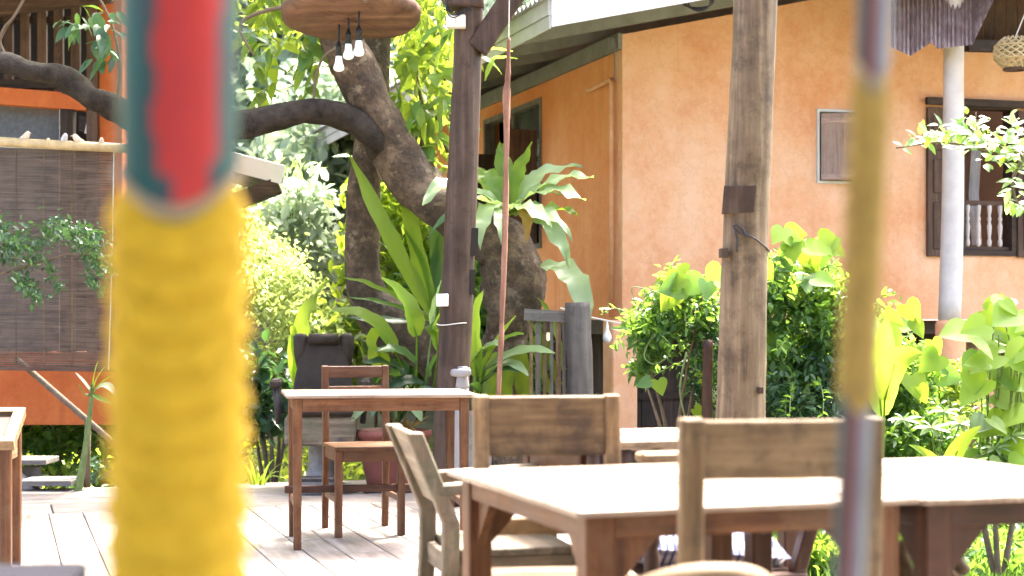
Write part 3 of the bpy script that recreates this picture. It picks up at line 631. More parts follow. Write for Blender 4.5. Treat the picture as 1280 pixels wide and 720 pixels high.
for (s0, c, t, w) in (((622, 440), (612, 470), (613, 520), 20), ((640, 440), (630, 470), (632, 525), 20), ((650, 430), (652, 470), (658, 520), 20), ((668, 420), (672, 450), (690, 500), 12), ((660, 400), (690, 430), (697, 490), 10), ((672, 372), (700, 400), (706, 480), 9), ((600, 450), (598, 490), (600, 530), 18)):
    pstrap('frond', f4, L_LIME, 11.2, s0, c, t, w, (0, -.1, -.1), wave=.14)
MB().tube([P(640, 560, 11.3), P(645, 480, 11.3), P(650, 425, 11.3)], .03, 7).build('stem', TWIG, f4, True, True)
# broad paddle plants round the post foot
pl = thing('broad_leaf_plant', 'broad green paddle leaf plant growing between the tree and the post', 'plant', P(520, 540, 11.0)); pl.location.z = GZ
root = P(515, 560, 11.0)
for (m, a, c, t, w, stm) in ((L_FERN, (521, 420), (515, 375), (477, 347), 38, (520, 500)), (L_FERN, (494, 440), (470, 385), (414, 389), 34, (515, 490)), (L_PALE, (540, 410), (545, 380), (552, 350), 26, (530, 500)), (L_FERN, (548, 440), (536, 410), (556, 385), 26, (540, 500)), (L_LIME, (480, 465), (470, 430), (465, 410), 30, (490, 520)),
                          (L_MID, (520, 455), (500, 430), (470, 440), 26, (512, 510)), (L_DARK, (505, 470), (490, 445), (455, 455), 26, (505, 520)), (L_LIME, (470, 480), (485, 460), (500, 470), 22, (480, 520)), (L_MID, (535, 470), (545, 445), (560, 430), 24, (530, 520)), (L_DARK, (530, 480), (505, 470), (485, 490), 26, (520, 530))):
    strap('leaf', pl, m, P(*a, 11.0), P(*c, 10.95), P(*t, 10.85), w / F * 11, 'paddle', .03, .22, stem=P(*stm, 11.05))
p2 = thing('broad_leaf_plant', 'broad silvery leaf plant growing behind the roof post toward the fence', 'plant', P(605, 540, 10.9)); p2.location.z = GZ
for (m, a, c, t, w, stm) in ((L_FERN, (596, 470), (590, 410), (604, 363), 38, (600, 520)), (L_PALE, (606, 462), (650, 428), (694, 442), 26, (600, 500)), (L_FERN, (598, 470), (620, 425), (645, 395), 20, (602, 520)), (L_PALE, (592, 450), (610, 425), (628, 432), 26, (598, 500)), (L_PALE, (610, 470), (635, 440), (660, 470), 24, (604, 520)), (L_FERN, (605, 440), (640, 415), (655, 418), 14, (600, 500)), (L_DARK, (600, 480), (620, 455), (650, 465), 26, (603, 520)), (L_MID, (598, 490), (585, 470), (575, 490), 24, (600, 530))):
    strap('leaf', p2, m, P(*a, 10.9), P(*c, 10.8), P(*t, 10.7), w / F * 10.9, 'paddle', .03, .22, stem=P(*stm, 10.95))
# pot palm
pot = thing('terracotta_pot', 'large red terracotta pot with a pleated palm beside the barber chair', 'pot', P(492, 614, 10.9)); pot.location.z = -.012
pb = pot.location.copy()
MB().lathe([(.15, 0), (.165, .015), (.19, .12), (.225, .3), (.235, .36), (.25, .365), (.25, .40), (.23, .405), (.22, .37), (.2, .36)], 24, pb).build('bowl', TERRA, pot, True, True)
MB().lathe([(.2, .0), (.2, .02), (.19, .022)], 20, pb - ZU * .0).build('saucer', W_DARK['x'], pot, True)
MB().lathe([(.21, .33), (.2, .365), (.02, .375)], 16, pb).build('soil', SOIL, pot, True)
for i in range(13):
    a = i / 13 * 6.28; d = Vector((math.cos(a), math.sin(a) * .7, 0)); s0 = pb + ZU * .36
    strap('leaf', pot, L_PALE if i % 3 else L_DARK, s0 + d * .05 + ZU * .12, s0 + d * .16 + ZU * .36, s0 + d * .34 + ZU * random.uniform(.08, .28), .13, 'paddle', .04, .3, stem=s0)
for i in range(26):
    a = random.uniform(0, 6.28); d = Vector((math.cos(a), math.sin(a), 0)); s0 = pb + ZU * .36
    strap('dry_leaf', pot, L_DEAD, s0 + Vector((.08, 0, 0)), s0 + Vector((.08, 0, .1)) + d * .06, s0 + Vector((.09, 0, random.uniform(.0, .16))) + d * .15, .016, 'strap', 0, .1, 6)
# grassy tuft at the deck edge
def tuft(name, label, base, n, L, w, m, seed, cat='plant', spread=1.0, group=None):
    r = random.Random(seed); t = thing(name, label, cat, base, 0, group)
    for i in range(n):
        a = r.uniform(0, 6.28); d = Vector((math.cos(a), math.sin(a), 0)) * r.uniform(.2, 1) * spread; l = L * r.uniform(.6, 1.1)
        strap('blade', t, m, base + d * .02, base + d * l * .25 + ZU * l * .7, base + d * l * .75 + ZU * l * r.uniform(.3, .95), w * r.uniform(.7, 1.2), 'strap', 0, .3, 7)
    return t
tuft('grass_tuft', 'strappy green tuft beside the landing under the yellow green hedge', P(322, 628, 11.4), 22, .34, .022, L_FERN, 4)
tuft('grass_tuft', 'small strappy tuft between the landing and left table', P(345, 640, 11.6), 14, .28, .02, L_MID, 5)
# young plant with white leaves by the handrail
yp = thing('pale_leaf_plant', 'slender stemmed plant with a few whitish leaves before the orange wall', 'plant', P(112, 640, 11.0)); yp.location.z = GZ
px_tube(MB(), [(92, 640, 11.0, 14), (104, 580, 11.0, 9), (112, 520, 11.0, 6), (116, 480, 11.0, 5)], 7, .05).build('stem', STEM, yp, True, True)
WLEAF = leafmat('whitish_leaf', (.40, .47, .38), (.55, .6, .5), (.4, .5, .3), .3)
for (m, c, t, w) in ((WLEAF, (105, 478), (94, 466), 13), (L_FERN, (118, 462), (123, 452), 9), (L_FERN, (125, 478), (140, 470), 9), (WLEAF, (135, 470), (144, 495), 13), (L_MID, (125, 500), (143, 505), 8), (L_MID, (105, 500), (98, 480), 7), (L_FERN, (120, 470), (132, 458), 9)):
    pstrap('leaf', yp, m, 11.0, (115, 492), c, t, w, (0, -.05, -.1), prof='paddle')
def shrub(name, label, base, blobs, m, size, seed, cat='shrub', aspect=.45, stems=4, droop=.3, stem_to=None, group=None, ms=None):
    t = thing(name, label, cat, base, 0, group)
    for i, (c, r_, nc, nl, sp) in enumerate(blobs):
        leaf_cloud('foliage', t, (ms[i % len(ms)] if ms else m), clumps(c, r_, nc, nl, sp, seed * 10 + i), size, aspect, droop, seed=seed * 7 + i)
    r = random.Random(seed)
    for i in range(stems):
        c = Vector(blobs[i % len(blobs)][0]); rr_ = blobs[i % len(blobs)][1]
        e = c + Vector((r.uniform(-.6, .6) * rr_[0], r.uniform(-.6, .6) * rr_[1], r.uniform(-.2, .7) * rr_[2]))
        md = (Vector(base) + e) / 2 + Vector((r.uniform(-.1, .1), r.uniform(-.1, .1), 0))
        s_ = smoothpts([(*base, .02), (*md, .013), (*e, .004)], 4)
        MB().tube([Vector(p[:3]) for p in s_], [p[3] for p in s_], 6, .1, seed=i).build('stem', TWIG, t, True, True)
    return t
def sprigs(parent, m, blobs, n, L, size, seed, aspect=.45):
    r = random.Random(seed); pts = []
    for i in range(n):
        c, rr_ = blobs[i % len(blobs)][:2]; d = Vector((r.gauss(0, 1), r.gauss(0, 1) - .3, r.gauss(.35, .8))).normalized()
        a = Vector(c) + Vector((d.x * rr_[0], d.y * rr_[1], d.z * rr_[2])) * .8; l = L * r.uniform(.5, 1.2)
        b = a + d * l * .6 + Vector((0, 0, .08 * l)); e = a + (d + Vector((r.uniform(-.4, .4), 0, -.5))) * l
        MB().tube([bez(a, b, e, t) for t in (0, .25, .5, .75, 1)], [.004, .0035, .003, .0025, .0015], 4, cap=False).build('shoot', STEM, parent, True)
        for k in range(13): pts.append(bez(a, b, e, .1 + .9 * k / 12) + Vector((r.uniform(-.01, .01),) * 3))
    leaf_cloud('foliage', parent, m, pts, size, aspect, .1, seed=seed)
# dark fern under the left house and its neighbours
shrub('under_house_shrub', 'dark leafy shrub in the shadow below the orange band', gp(75, 13.9), [(P(85, 556, 13.8), (.32, .25, .14), 16, 16, .06), (P(40, 548, 14.0), (.25, .2, .10), 9, 14, .06)], L_MID, .11, 3)
shrub('under_house_shrub', 'low dark leafy clump below the orange band past the handrail foot', gp(132, 12.2), [(P(132, 600, 12.2), (.16, .15, .12), 9, 12, .05)], L_DARK, .12, 4)
sc_ = thing('leafy_spray', 'slender tree spray of small glossy leaves hanging before the blind', 'branch', P(-60, 350, 10.3))
px_tube(MB(), [(-90, 370, 10.3, 5), (0, 343, 10.2, 3.5), (60, 325, 10.15, 3), (100, 316, 10.1, 2), (135, 330, 10.1, 1.5)], 6, .05).build('twig', TWIG, sc_, True, True)
pts = []
for (x0, y0, x1, y1, n, s_) in ((-40, 310, 60, 300, 260, 14), (0, 285, 50, 330, 200, 16), (60, 282, 130, 300, 300, 12), (95, 300, 138, 340, 240, 12), (20, 345, 48, 372, 170, 8), (60, 330, 75, 365, 60, 5), (105, 340, 130, 368, 60, 5), (0, 270, 20, 350, 120, 14)):
    for i in range(n):
        t = random.random(); pts.append(P(x0 + (x1 - x0) * t + random.gauss(0, s_ * .7), y0 + (y1 - y0) * t + random.gauss(0, s_ * .55), 10.15 + random.gauss(0, .12)))
leaf_cloud('foliage', sc_, L_DARK, pts, .042, .55, .5, seed=11)
# bright hedge and jungle behind
shrub('lime_hedge', 'bright yellow green small leaved hedge catching the sun beside the barber chair', gp(340, 13.0), [(P(335, 400, 13.0), (.42, .5, .55), 80, 60, .07), (P(385, 430, 12.8), (.25, .3, .3), 30, 50, .06), (P(310, 330, 13.4), (.4, .4, .3), 40, 50, .07), (P(330, 480, 12.7), (.35, .3, .2), 26, 46, .06)], L_HEDGE, .055, 6)
shrub('dark_understory_shrub', 'dark broad leaved shrub at the hedge foot behind the chair', gp(335, 12.0), [(P(330, 495, 12.0), (.22, .2, .3), 22, 16, .06)], L_DARK, .13, 8)
shrub('garden_shrub', 'shadowed leafy shrub filling the gap behind the bent trunk', gp(470, 13.5), [(P(500, 300, 13.5), (.5, .4, .6), 60, 30, .09), (P(410, 440, 13.0), (.3, .3, .3), 24, 30, .08), (P(560, 420, 13.0), (.5, .3, .5), 46, 30, .08)], L_MID, .12, 9, ms=[L_LIME, L_TREE, L_MID])
shrub('garden_shrub', 'broad bright shrub behind the stump and fence', gp(640, 13.4), [(P(630, 440, 13.2), (.35, .3, .45), 36, 24, .08), (P(600, 380, 13.4), (.3, .3, .5), 30, 24, .08)], L_MID, .13, 12)
def ftree(label, base, h, rx, seed, n=60, m=L_HAZE, size=.22, name='forest_tree'):
    t = thing(name, label, 'tree', base, 0, 'trees on the hillside behind the garden'); r = random.Random(seed)
    tp = Vector(base) + ZU * h * .6 + Vector((r.uniform(-.4, .4), 0, 0))
    MB().tube([Vector(base), (Vector(base) + tp) / 2 + Vector((r.uniform(-.2, .2), 0, 0)), tp, tp + ZU * h * .25], [.16, .12, .08, .03], 8, .1, seed=seed).build('trunk', BARKD, t, True, True)
    cl = []
    for i in range(6):
        a = r.uniform(0, 6.28); c = tp + Vector((math.cos(a) * rx * .55, math.sin(a) * rx * .5, r.uniform(-.25, .3) * h)); cl.append(clumps(c, (rx * .6, rx * .55, h * .2), n, 18, .22, seed * 10 + i))
        MB().tube([tp - ZU * h * .2, (tp + c) / 2, c], [.06, .04, .015], 6).build('limb', BARKD, t, True, True)
    leaf_cloud('crown', t, m, np.concatenate(cl), size, .5, .4, seed=seed)
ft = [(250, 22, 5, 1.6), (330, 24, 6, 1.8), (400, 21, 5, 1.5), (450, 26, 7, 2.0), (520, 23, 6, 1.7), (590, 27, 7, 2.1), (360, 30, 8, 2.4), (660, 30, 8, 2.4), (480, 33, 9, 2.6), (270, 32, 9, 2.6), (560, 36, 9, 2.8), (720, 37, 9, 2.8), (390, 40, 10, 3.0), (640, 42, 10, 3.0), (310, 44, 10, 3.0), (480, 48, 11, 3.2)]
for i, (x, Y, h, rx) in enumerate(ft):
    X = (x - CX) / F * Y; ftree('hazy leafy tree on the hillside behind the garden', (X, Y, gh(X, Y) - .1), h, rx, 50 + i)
shrub('banana_clump', 'pale sunlit broad leaf clump below the white fascia', gp(360, 16.5), [(P(345, 250, 16.5), (.5, .4, .3), 20, 14, .12), (P(375, 290, 16.0), (.35, .3, .5), 26, 26, .12)], L_PALE, .16, 14, ms=[L_PALE, L_HAZE])
fh = thing('distant_house', 'small pale roofed house glimpsed between the forked limbs', 'house', P(430, 230, 24)); 
a = P(405, 190, 24); 
MB().hexa([P(404, 197, 23), P(470, 160, 23), P(470, 160, 25), P(404, 197, 25), P(404, 189, 23), P(470, 150, 23), P(470, 150, 25), P(404, 189, 25)]).build('roof', WHITE, fh, True)
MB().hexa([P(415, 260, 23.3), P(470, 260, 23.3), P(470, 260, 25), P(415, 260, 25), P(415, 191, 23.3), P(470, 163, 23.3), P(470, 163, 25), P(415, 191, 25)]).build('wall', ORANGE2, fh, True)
# ================================================================ BUSHES BY THE SECOND POST
B1 = [(P(850, 380, 9.6), (.22, .25, .17)), (P(815, 415, 9.5), (.15, .2, .17)), (P(885, 440, 9.7), (.11, .2, .3))]; B2 = [(P(985, 400, 9.4), (.33, .3, .36)), (P(1000, 470, 9.3), (.28, .25, .30)), (P(985, 350, 9.5), (.24, .22, .14))]; B3 = [(P(1110, 480, 9.6), (.28, .25, .26)), (P(1165, 500, 9.8), (.25, .2, .25)), (P(1085, 430, 9.9), (.2, .2, .2))]
b1 = shrub('rambling_bush', 'rambling small leaved bush with trailing shoots under the orange house wall', gp(850, 9.6), [(P(850, 380, 9.6), (.21, .25, .15), 40, 34, .04), (P(815, 415, 9.5), (.14, .2, .15), 24, 30, .035), (P(885, 440, 9.7), (.11, .2, .33), 34, 30, .04), (P(800, 455, 9.5), (.05, .1, .08), 9, 20, .022)], L_MID, .052, 15, ms=[L_MID, L_MID, L_DARK, L_MID])
b2 = shrub('rambling_bush', 'dense dark green bush on the garden side of the bare wooden post', gp(990, 9.4), [(P(985, 410, 9.4), (.32, .3, .37), 85, 40, .045), (P(1000, 500, 9.3), (.27, .25, .28), 56, 36, .045), (P(985, 350, 9.5), (.23, .22, .13), 30, 30, .045), (P(1028, 400, 9.35), (.15, .2, .28), 26, 30, .04)], L_MID, .052, 16, stems=6, ms=[L_MID, L_DARK, L_MID, L_MID])
sprigs(b1, L_MID, B1, 34, .22, .05, 71); sprigs(b2, L_MID, B2, 46, .24, .05, 72); sprigs(b1, L_FERN, B1, 8, .2, .055, 74); sprigs(b2, L_FERN, B2, 12, .22, .055, 75)
r = random.Random(9)
for (x, y, s_, n_) in ((845, 350, 34, 5), (880, 345, 34, 5), (975, 300, 40, 5), (1005, 305, 40, 5), (1030, 312, 34, 3), (985, 385, 50, 3), (1015, 355, 40, 4), (955, 340, 34, 4), (830, 470, 22, 2), (868, 515, 30, 1), (1030, 350, 36, 3)):
    for i in range(n_):
        par = b1 if x < 920 else b2
        heart(par, r.choice([L_LIME, L_LIME, L_FERN, L_FERN, L_MID]), P(x + r.uniform(-22, 22), y + r.uniform(-14, 14), 9.2 + r.uniform(-.1, .2)), s_ / F * 9.3 * r.uniform(.6, 1.1), (r.uniform(-.5, .5), r.uniform(-1.2, -.6), r.uniform(.2, .8)), r.uniform(-1.4, 1.4))
for pts in ([(815, 420, 9.35, 2.2), (805, 445, 9.3, 2), (820, 455, 9.3, 1.8), (842, 440, 9.35, 1.6)], [(858, 440, 9.3, 3), (850, 490, 9.3, 2.6), (862, 540, 9.3, 2.4)], [(795, 380, 9.3, 1.4), (790, 360, 9.3, 1.2), (810, 362, 9.3, 1.2), (850, 375, 9.3, 1)]):
    px_tube(MB(), pts, 5, 0).build('vine', STEM, b1, True, True)
px_tube(MB(), [(884, 540, 9.2, 14), (884, 480, 9.2, 13), (885, 425, 9.2, 13)], 8, .05).build('stake', W_DRED['z'], b1, True, True)
b3 = shrub('rambling_bush', 'mixed leafy bush filling the bed between the painted pole and the grey post', gp(1100, 9.6), [(P(1110, 480, 9.6), (.28, .25, .26), 70, 40, .04), (P(1165, 500, 9.8), (.25, .2, .25), 46, 36, .04), (P(1085, 430, 9.9), (.2, .2, .2), 30, 30, .04), (P(1150, 550, 9.3), (.35, .2, .15), 50, 36, .04)], L_MID, .05, 17, ms=[L_MID, L_TREE, L_LIME, L_MID])
sprigs(b3, L_FERN, B3, 30, .24, .055, 73)
for (x, y, s_, n_) in ((1120, 395, 40, 4), (1150, 470, 34, 4), (1180, 440, 34, 4), (1095, 400, 40, 4), (1165, 540, 30, 5)):
    for i in range(n_): heart(b3, r.choice([L_LIME, L_FERN, L_MID]), P(x + r.uniform(-25, 25), y + r.uniform(-15, 15), 9.3 + r.uniform(-.1, .2)), s_ / F * 9.3 * r.uniform(.6, 1.1), (r.uniform(-.5, .5), r.uniform(-1.2, -.6), r.uniform(.2, .8)), r.uniform(-1.4, 1.4))
b4 = shrub('heart_leaf_vine', 'heart leaved vine climbing a dark stake at the garden edge', gp(1250, 8.6), [(P(1255, 540, 8.8), (.2, .2, .2), 26, 30, .04)], L_MID, .05, 18, stems=3)
px_tube(MB(), [(1268, 640, 8.8, 30), (1262, 520, 8.8, 26), (1258, 410, 8.8, 22)], 9, .1).build('stake', W_DARK['z'], b4, True, True)
for i in range(64):
    x = 1205 + r.random() ** .7 * 90; y = r.uniform(372, 590)
    if y < 400 and x < 1235: x += 25
    heart(b4, r.choice([L_LIME, L_MID, L_FERN, L_FERN]), P(x, y, 8.5 + r.uniform(-.2, .3)), r.uniform(24, 46) / F * 8.5, (r.uniform(-.5, .5), r.uniform(-1.1, -.3), .7), r.uniform(-1.2, 1.2))
for i in range(12):
    x = r.uniform(1215, 1275); px_tube(MB(), [(x, 600, 8.7, 3), (x + r.uniform(-8, 8), 500, 8.6, 2.4), (x + r.uniform(-25, 15), r.uniform(400, 470), 8.5, 1.8)], 5, 0).build('vine', STEM, b4, True, True)
tr_ = thing('taro_plant', 'tall upright plant with a rolled pale green leaf behind the tables', 'plant', gp(1105, 8.4))
strap('leaf', tr_, L_FERN, P(1102, 520, 8.4), P(1090, 470, 8.4), P(1108, 398, 8.4), 46 / F * 8.4, 'paddle', .02, .5, up=Vector((.3, -1, .2)), stem=P(1102, 620, 8.4))
strap('leaf', tr_, L_LIME, P(1106, 500, 8.3), P(1108, 440, 8.2), P(1152, 442, 8.2), 36 / F * 8.3, 'paddle', .02, .3, up=Vector((-.3, -1, .3)), stem=P(1102, 620, 8.3))
strap('leaf', tr_, L_PALE, P(1096, 480, 8.5), P(1088, 440, 8.5), P(1094, 396, 8.5), 40 / F * 8.4, 'paddle', .02, .4, up=Vector((.5, -1, .2)), stem=P(1100, 620, 8.4))
yl = thing('ginger_plant', 'low plant with pointed yellow green leaves just past the right table', 'plant', gp(1175, 8.2))
for (a, c, t, w) in (((1178, 600), (1172, 570), (1136, 556), 15), ((1182, 600), (1190, 560), (1226, 533), 24), ((1186, 605), (1200, 590), (1235, 572), 18), ((1170, 600), (1160, 590), (1120, 585), 16)):
    strap('leaf', yl, L_LIME if w != 18 else L_PALE, P(*a, 8.2), P(*c, 8.2), P(*t, 8.1), w / F * 8.2, 'paddle', .0, .2, up=Vector((-.4, -.8, .6)), stem=P(1180, 690, 8.2))
pf = thing('papaya_seedling', 'seedling with star shaped pale leaves over the right table edge', 'plant', gp(1165, 8.7))
for (x, y, s_) in ((1165, 535, 26), (1130, 525, 22), (1200, 530, 22), (1180, 515, 20), (1245, 560, 20), (1265, 545, 22)):
    c_ = P(x, y, 8.6)
    MB().tube([c_, (c_ + P(1170, 600, 8.7)) / 2, P(1170, 640, 8.7)], .004, 5).build('stem', STEM, pf, True)
    for k_ in range(7):
        a = -.5 + k_ * .9; d = Vector((math.cos(a), -.3, math.sin(a) * .45)) * s_ / F * 8.6
        strap('leaf', pf, L_PALE, c_, c_ + d * .5 + ZU * .01, c_ + d, s_ * .32 / F * 8.6, 'paddle', 0, .2, 6)
rs = thing('leafy_spray', 'pale green leafy branch reaching across the window with balusters', 'branch', P(1320, 230, 8.9))
px_tube(MB(), [(1330, 250, 8.9, 8), (1280, 195, 8.9, 6), (1240, 190, 8.9, 4), (1180, 178, 8.9, 3), (1120, 185, 8.9, 2)], 6, .05).build('twig', TWIG, rs, True, True)
px_tube(MB(), [(1280, 195, 8.9, 5), (1265, 230, 8.9, 4), (1275, 260, 8.9, 3)], 6, .05).build('twig', TWIG, rs, True, True)
px_tube(MB(), [(1240, 190, 8.9, 3), (1222, 165, 8.9, 2), (1220, 140, 8.9, 1.6)], 5, .05).build('twig', TWIG, rs, True, True)
for i in range(230):
    t = r.random() ** .55; x = 1125 + t * 160; y = 182 - 12 * math.sin(t * 3) + r.gauss(0, 4 + 15 * t) + 8 * (t > .6)
    put_leaf(rs, r.choice([L_PALE, L_MID, L_MID, L_FERN]), P(x, y, 8.9 + r.gauss(0, .1)), r.uniform(.045, .08), (r.uniform(-1, 1), r.uniform(-.6, .3), r.uniform(-.4, .9)), (r.uniform(-.5, .5), -.7, 1), 1)
for i in range(30): put_leaf(rs, r.choice([L_PALE, L_MID]), P(r.uniform(1262, 1290), r.uniform(215, 265), 8.9 + r.gauss(0, .08)), r.uniform(.045, .09), (r.uniform(-1, 1), r.uniform(-.6, .3), r.uniform(-.8, .5)), (0, -.7, 1), 1)
# ground cover
def ground_pts(x0, x1, Y0, Y1, n, seed):
    q = random.Random(seed); return [(lambda Y: Vector(((q.uniform(x0, x1) - CX) / F * Y, Y, GZ)))(q.uniform(Y0, Y1)) for _ in range(n)]
gpts = [p for p in ground_pts(940, 1500, 7.2, 13, 16000, 2) if p.dot(U) > 3.15]
o_ = leaf_cloud('grass', None, L_MID, [p + ZU * random.uniform(0, .05) for p in gpts], .13, .10, -1.3, seed=31); tag(o_, 'short bright grass and weeds on the bed beside the deck', 'grass')
wp = [p + ZU * (.04 + .13 * random.random()) for p in ground_pts(960, 1320, 8.6, 12, 2600, 3) if p.dot(U) > 3.2]
o_ = leaf_cloud('ground_cover', None, L_MID, wp, .09, .4, -.2, seed=32); tag(o_, 'low leafy weeds covering the bed beside the deck', 'weeds')
wp = [p + ZU * (.02 + .16 * random.random()) for p in ground_pts(-200, 640, 11.9, 17, 5000, 4)]
o_ = leaf_cloud('ground_cover', None, L_TREE, wp, .11, .4, -.2, seed=33); tag(o_, 'leafy ground cover on the garden floor behind the landing', 'ground cover')
shrub('feathery_weed', 'feathery bright weed at the deck edge under the joined tables', gp(1010, 8.7), [(P(1010, 690, 8.7), (.2, .14, .08), 30, 30, .03)], L_FERN, .07, 19, aspect=.25)
for i, (x, y, Y, s_) in enumerate(((330, 520, 12.2, .16), (392, 512, 12.4, .13), (318, 560, 11.9, .1), (360, 545, 12.0, .08), (1245, 600, 10, .12))):
    c_ = gp(x, Y); mb = MB(); mb.lathe([(.1 * s_, -.3 * s_), (.9 * s_, -.2 * s_), (1.05 * s_, .2 * s_), (.75 * s_, .62 * s_), (.1 * s_, .8 * s_)], 9, c_, Matrix.Rotation(i, 3, 'Z') @ Matrix.Rotation(.2, 3, 'X'))
    for q in range(len(mb.v)): mb.v[q] += Vector((random.uniform(-.1, .1), random.uniform(-.1, .1), random.uniform(-.08, .08))) * s_
    tag(mb.build('garden_stone', STONE, smooth=True), ['largest grey stone at the foot of the hedge', 'grey stone behind the barber chair', 'grey stone beside the strappy tuft', 'smallest grey stone near the landing', 'grey stone in the vine bed'][i], 'stone')
# ================================================================ FENCE, POSTS, UNSEEN SHADE ROOF
fe = thing('picket_fence', 'short grey picket fence with pale top rail behind the tree stump', 'fence', gp(685, 11.0))
MB().beam(P(655, 393, 11.0), P(712, 396, 11.0), .05, .075).build('top_rail', W_GREY['x'], fe, True)
MB().beam(P(655, 500, 11.0), P(712, 502, 11.0), .04, .06).build('bottom_rail', W_GREY['x'], fe, True)
for i, x in enumerate((664, 672.5, 681, 689.5, 698, 705)):
    MB().beam(P(x, 402, 11.02), gp(x, 11.02), .022 + .012 * (i % 3 == 1), .025, up=Vector((0, 1, 0))).build('picket', W_GREY['z'] if i % 2 else W_OLD['z'], fe, True)
sp = thing('stub_post', 'short thick dark weathered post at the end of the picket fence', 'post', gp(725, 10.9))
px_tube(MB(), [(726, 560, 10.9, 36), (725, 480, 10.9, 34), (723, 420, 10.9, 33), (722, 378, 10.9, 31)], 12, .06).build('shaft', wood('charred_post', (.03, .026, .024), (.085, .075, .068), (.17, .15, .135), 'z', .8, grain=14, bmp=.6), sp, True, True)
bw = thing('garden_bulb', 'small clear bulb on a thin wire strung under the orange house', 'bulb', P(760, 410, 12.2))
MB().tube([P(700, 385, 11.8), P(740, 397, 12.0), P(800, 409, 12.4)], .006, 5).build('wire', CORD, bw, True)
q_ = P(759, 402, 12.2); MB().lathe([(.004, 0), (.01, -.03), (.012, -.06), (.03, -.10), (.032, -.125), (.02, -.15), (.004, -.155)], 10, q_).build('glass', BULB, bw, True, True)
# post at the deck's back
p1 = thing('roof_post', 'round brown roof post with wall socket and white pipe beside the left table', 'post', gp(558, 10.05, 0))
px_tube(MB(), [(560, 633, 10.05, 45), (565, 500, 10.05, 43), (572, 350, 10.05, 40), (579, 200, 10.05, 38), (584, 80, 10.05, 36), (588, -40, 10.05, 36)], 16, .025, 4, 2).build('shaft', W_DPOST, p1, True, True)
for (x0, x1, y0, y1) in ((584.5, 597, 285, 320), (582, 593, 337, 368)):
    MB().hexa([P(x0, y1, 9.985), P(x1, y1, 10.0), P(x1, y1, 10.02), P(x0, y1, 10.02), P(x0 + 2, y0, 9.985), P(x1 + 1, y0, 10.0), P(x1 + 1, y0, 10.02), P(x0 + 2, y0, 10.02)]).build('mortise', INK, p1, True)
a = P(570, 27, 9.93); sk = MB().box(a.x - .057, a.x + .057, 9.90, 9.97, a.z - .038, a.z + .038).build('socket', PLAST, p1, True, bev=.006)
for dz in (-.012, .0, .012): MB().box(a.x - .003, a.x + .003, 9.8985, 9.9005, a.z + dz - .002, a.z + dz + .002).build('hole', BLACK, sk, True)
a = P(553, 375, 9.95); MB().box(a.x - .036, a.x + .036, 9.92, 9.99, a.z - .036, a.z + .036, j=.004).build('switch_box', WHITE, p1, True, bev=.005)
px_tube(MB(), [(578, 480, 9.95, 17), (576, 540, 9.94, 17), (575, 612, 9.93, 17)], 12, 0).build('pipe', PVC, p1, True, True)
px_tube(MB(), [(566, 466, 9.95, 10), (580, 466, 9.9, 12), (588, 464, 9.9, 9)], 10, 0).build('tap', PVC, p1, True, True)
px_tube(MB(), [(578, 458, 9.94, 12), (578, 470, 9.94, 14), (578, 484, 9.95, 18)], 12, 0).build('collar', PVC, p1, True, True)
MB().tube([P(546 + 21 * (1 - math.cos(t)), 405 + 1.5 * math.sin(t * 2), 10.05 - .107 * math.sin(t)) for t in np.linspace(0, 3.14, 9)], .003, 5).build('band', CORD, p1, True)
MB().beam(P(596, 62, 10.0), P(665, -40, 10.0), .09, .13).build('knee_brace', W_DARK['z'], p1, True, bev=.008)
MB().beam(P(581, -40, 10.03), P(581, 11, 10.03), .23, .22, up=Vector((0, 1, 0))).build('bracket_block', W_DARK['z'], p1, True, bev=.012)
for k in range(3):
    px_tube(MB(), [(562 - k * 2, -5, 9.9, 1.5), (558 + k * 2, 12, 9.9, 1.5), (568 + k, 22 - 3 * k, 9.9, 1.5), (590, 6 + k * 3, 9.88, 1.5)], 5, 0).build('wire', BLACK, p1, True, True)
px_tube(MB(), [(609, 10, 10.0, 1.4), (613, 30, 10.0, 1.4), (608, 48, 10.0, 1.4), (601, 58, 10.0, 1.4)], 5, 0).build('wire', CORD, p1, True, True)
# second post
p2_ = thing('roof_post', 'thick leaning bare wooden post with a notch and twisted wire before the bush', 'post', gp(922, 7.0, 0))
px_tube(MB(), [(918, 756, 7.0, 63), (923, 600, 7.0, 62), (926, 500, 7.0, 61), (929, 400, 7.0, 60), (932, 280, 7.0, 56), (936, 200, 7.0, 56), (941, 80, 7.0, 55), (946, -40, 7.0, 55)], 20, .03, 4, 4).build('shaft', W_POST, p2_, True, True)
MB().hexa([P(902, 268, 6.92), P(943, 265, 6.90), P(943, 265, 6.96), P(902, 268, 7.0), P(905, 232, 6.925), P(946, 232, 6.90), P(946, 232, 6.96), P(905, 232, 7.0)]).build('splice_board', W_DPOST, p2_, True, bev=.002)
MB().tube([P(*q, 6.9) for q in ((916, 283), (921, 280), (930, 288), (932, 296), (924, 290), (918, 284), (922, 300), (921, 315))], .006, 6).build('wire', IRON, p2_, True, True)
MB().tube([P(928, 290, 6.9), P(945, 299, 6.9), P(958, 310, 6.93), P(962, 314, 7.0)], .005, 6).build('wire', IRON, p2_, True, True)
MB().box(P(902, 315, 6.95).x - .008, P(902, 315, 6.95).x + .02, 6.9, 6.98, P(0, 322, 6.95).z, P(0, 311, 6.95).z).build('peg', W_DPOST, p2_, True)
MB().box(P(948, 0, 6.9).x, P(954, 0, 6.9).x, 6.895, 6.96, P(0, 492, 6.9).z, P(0, 484, 6.9).z).build('peg', W_DARK['z'], p2_, True)
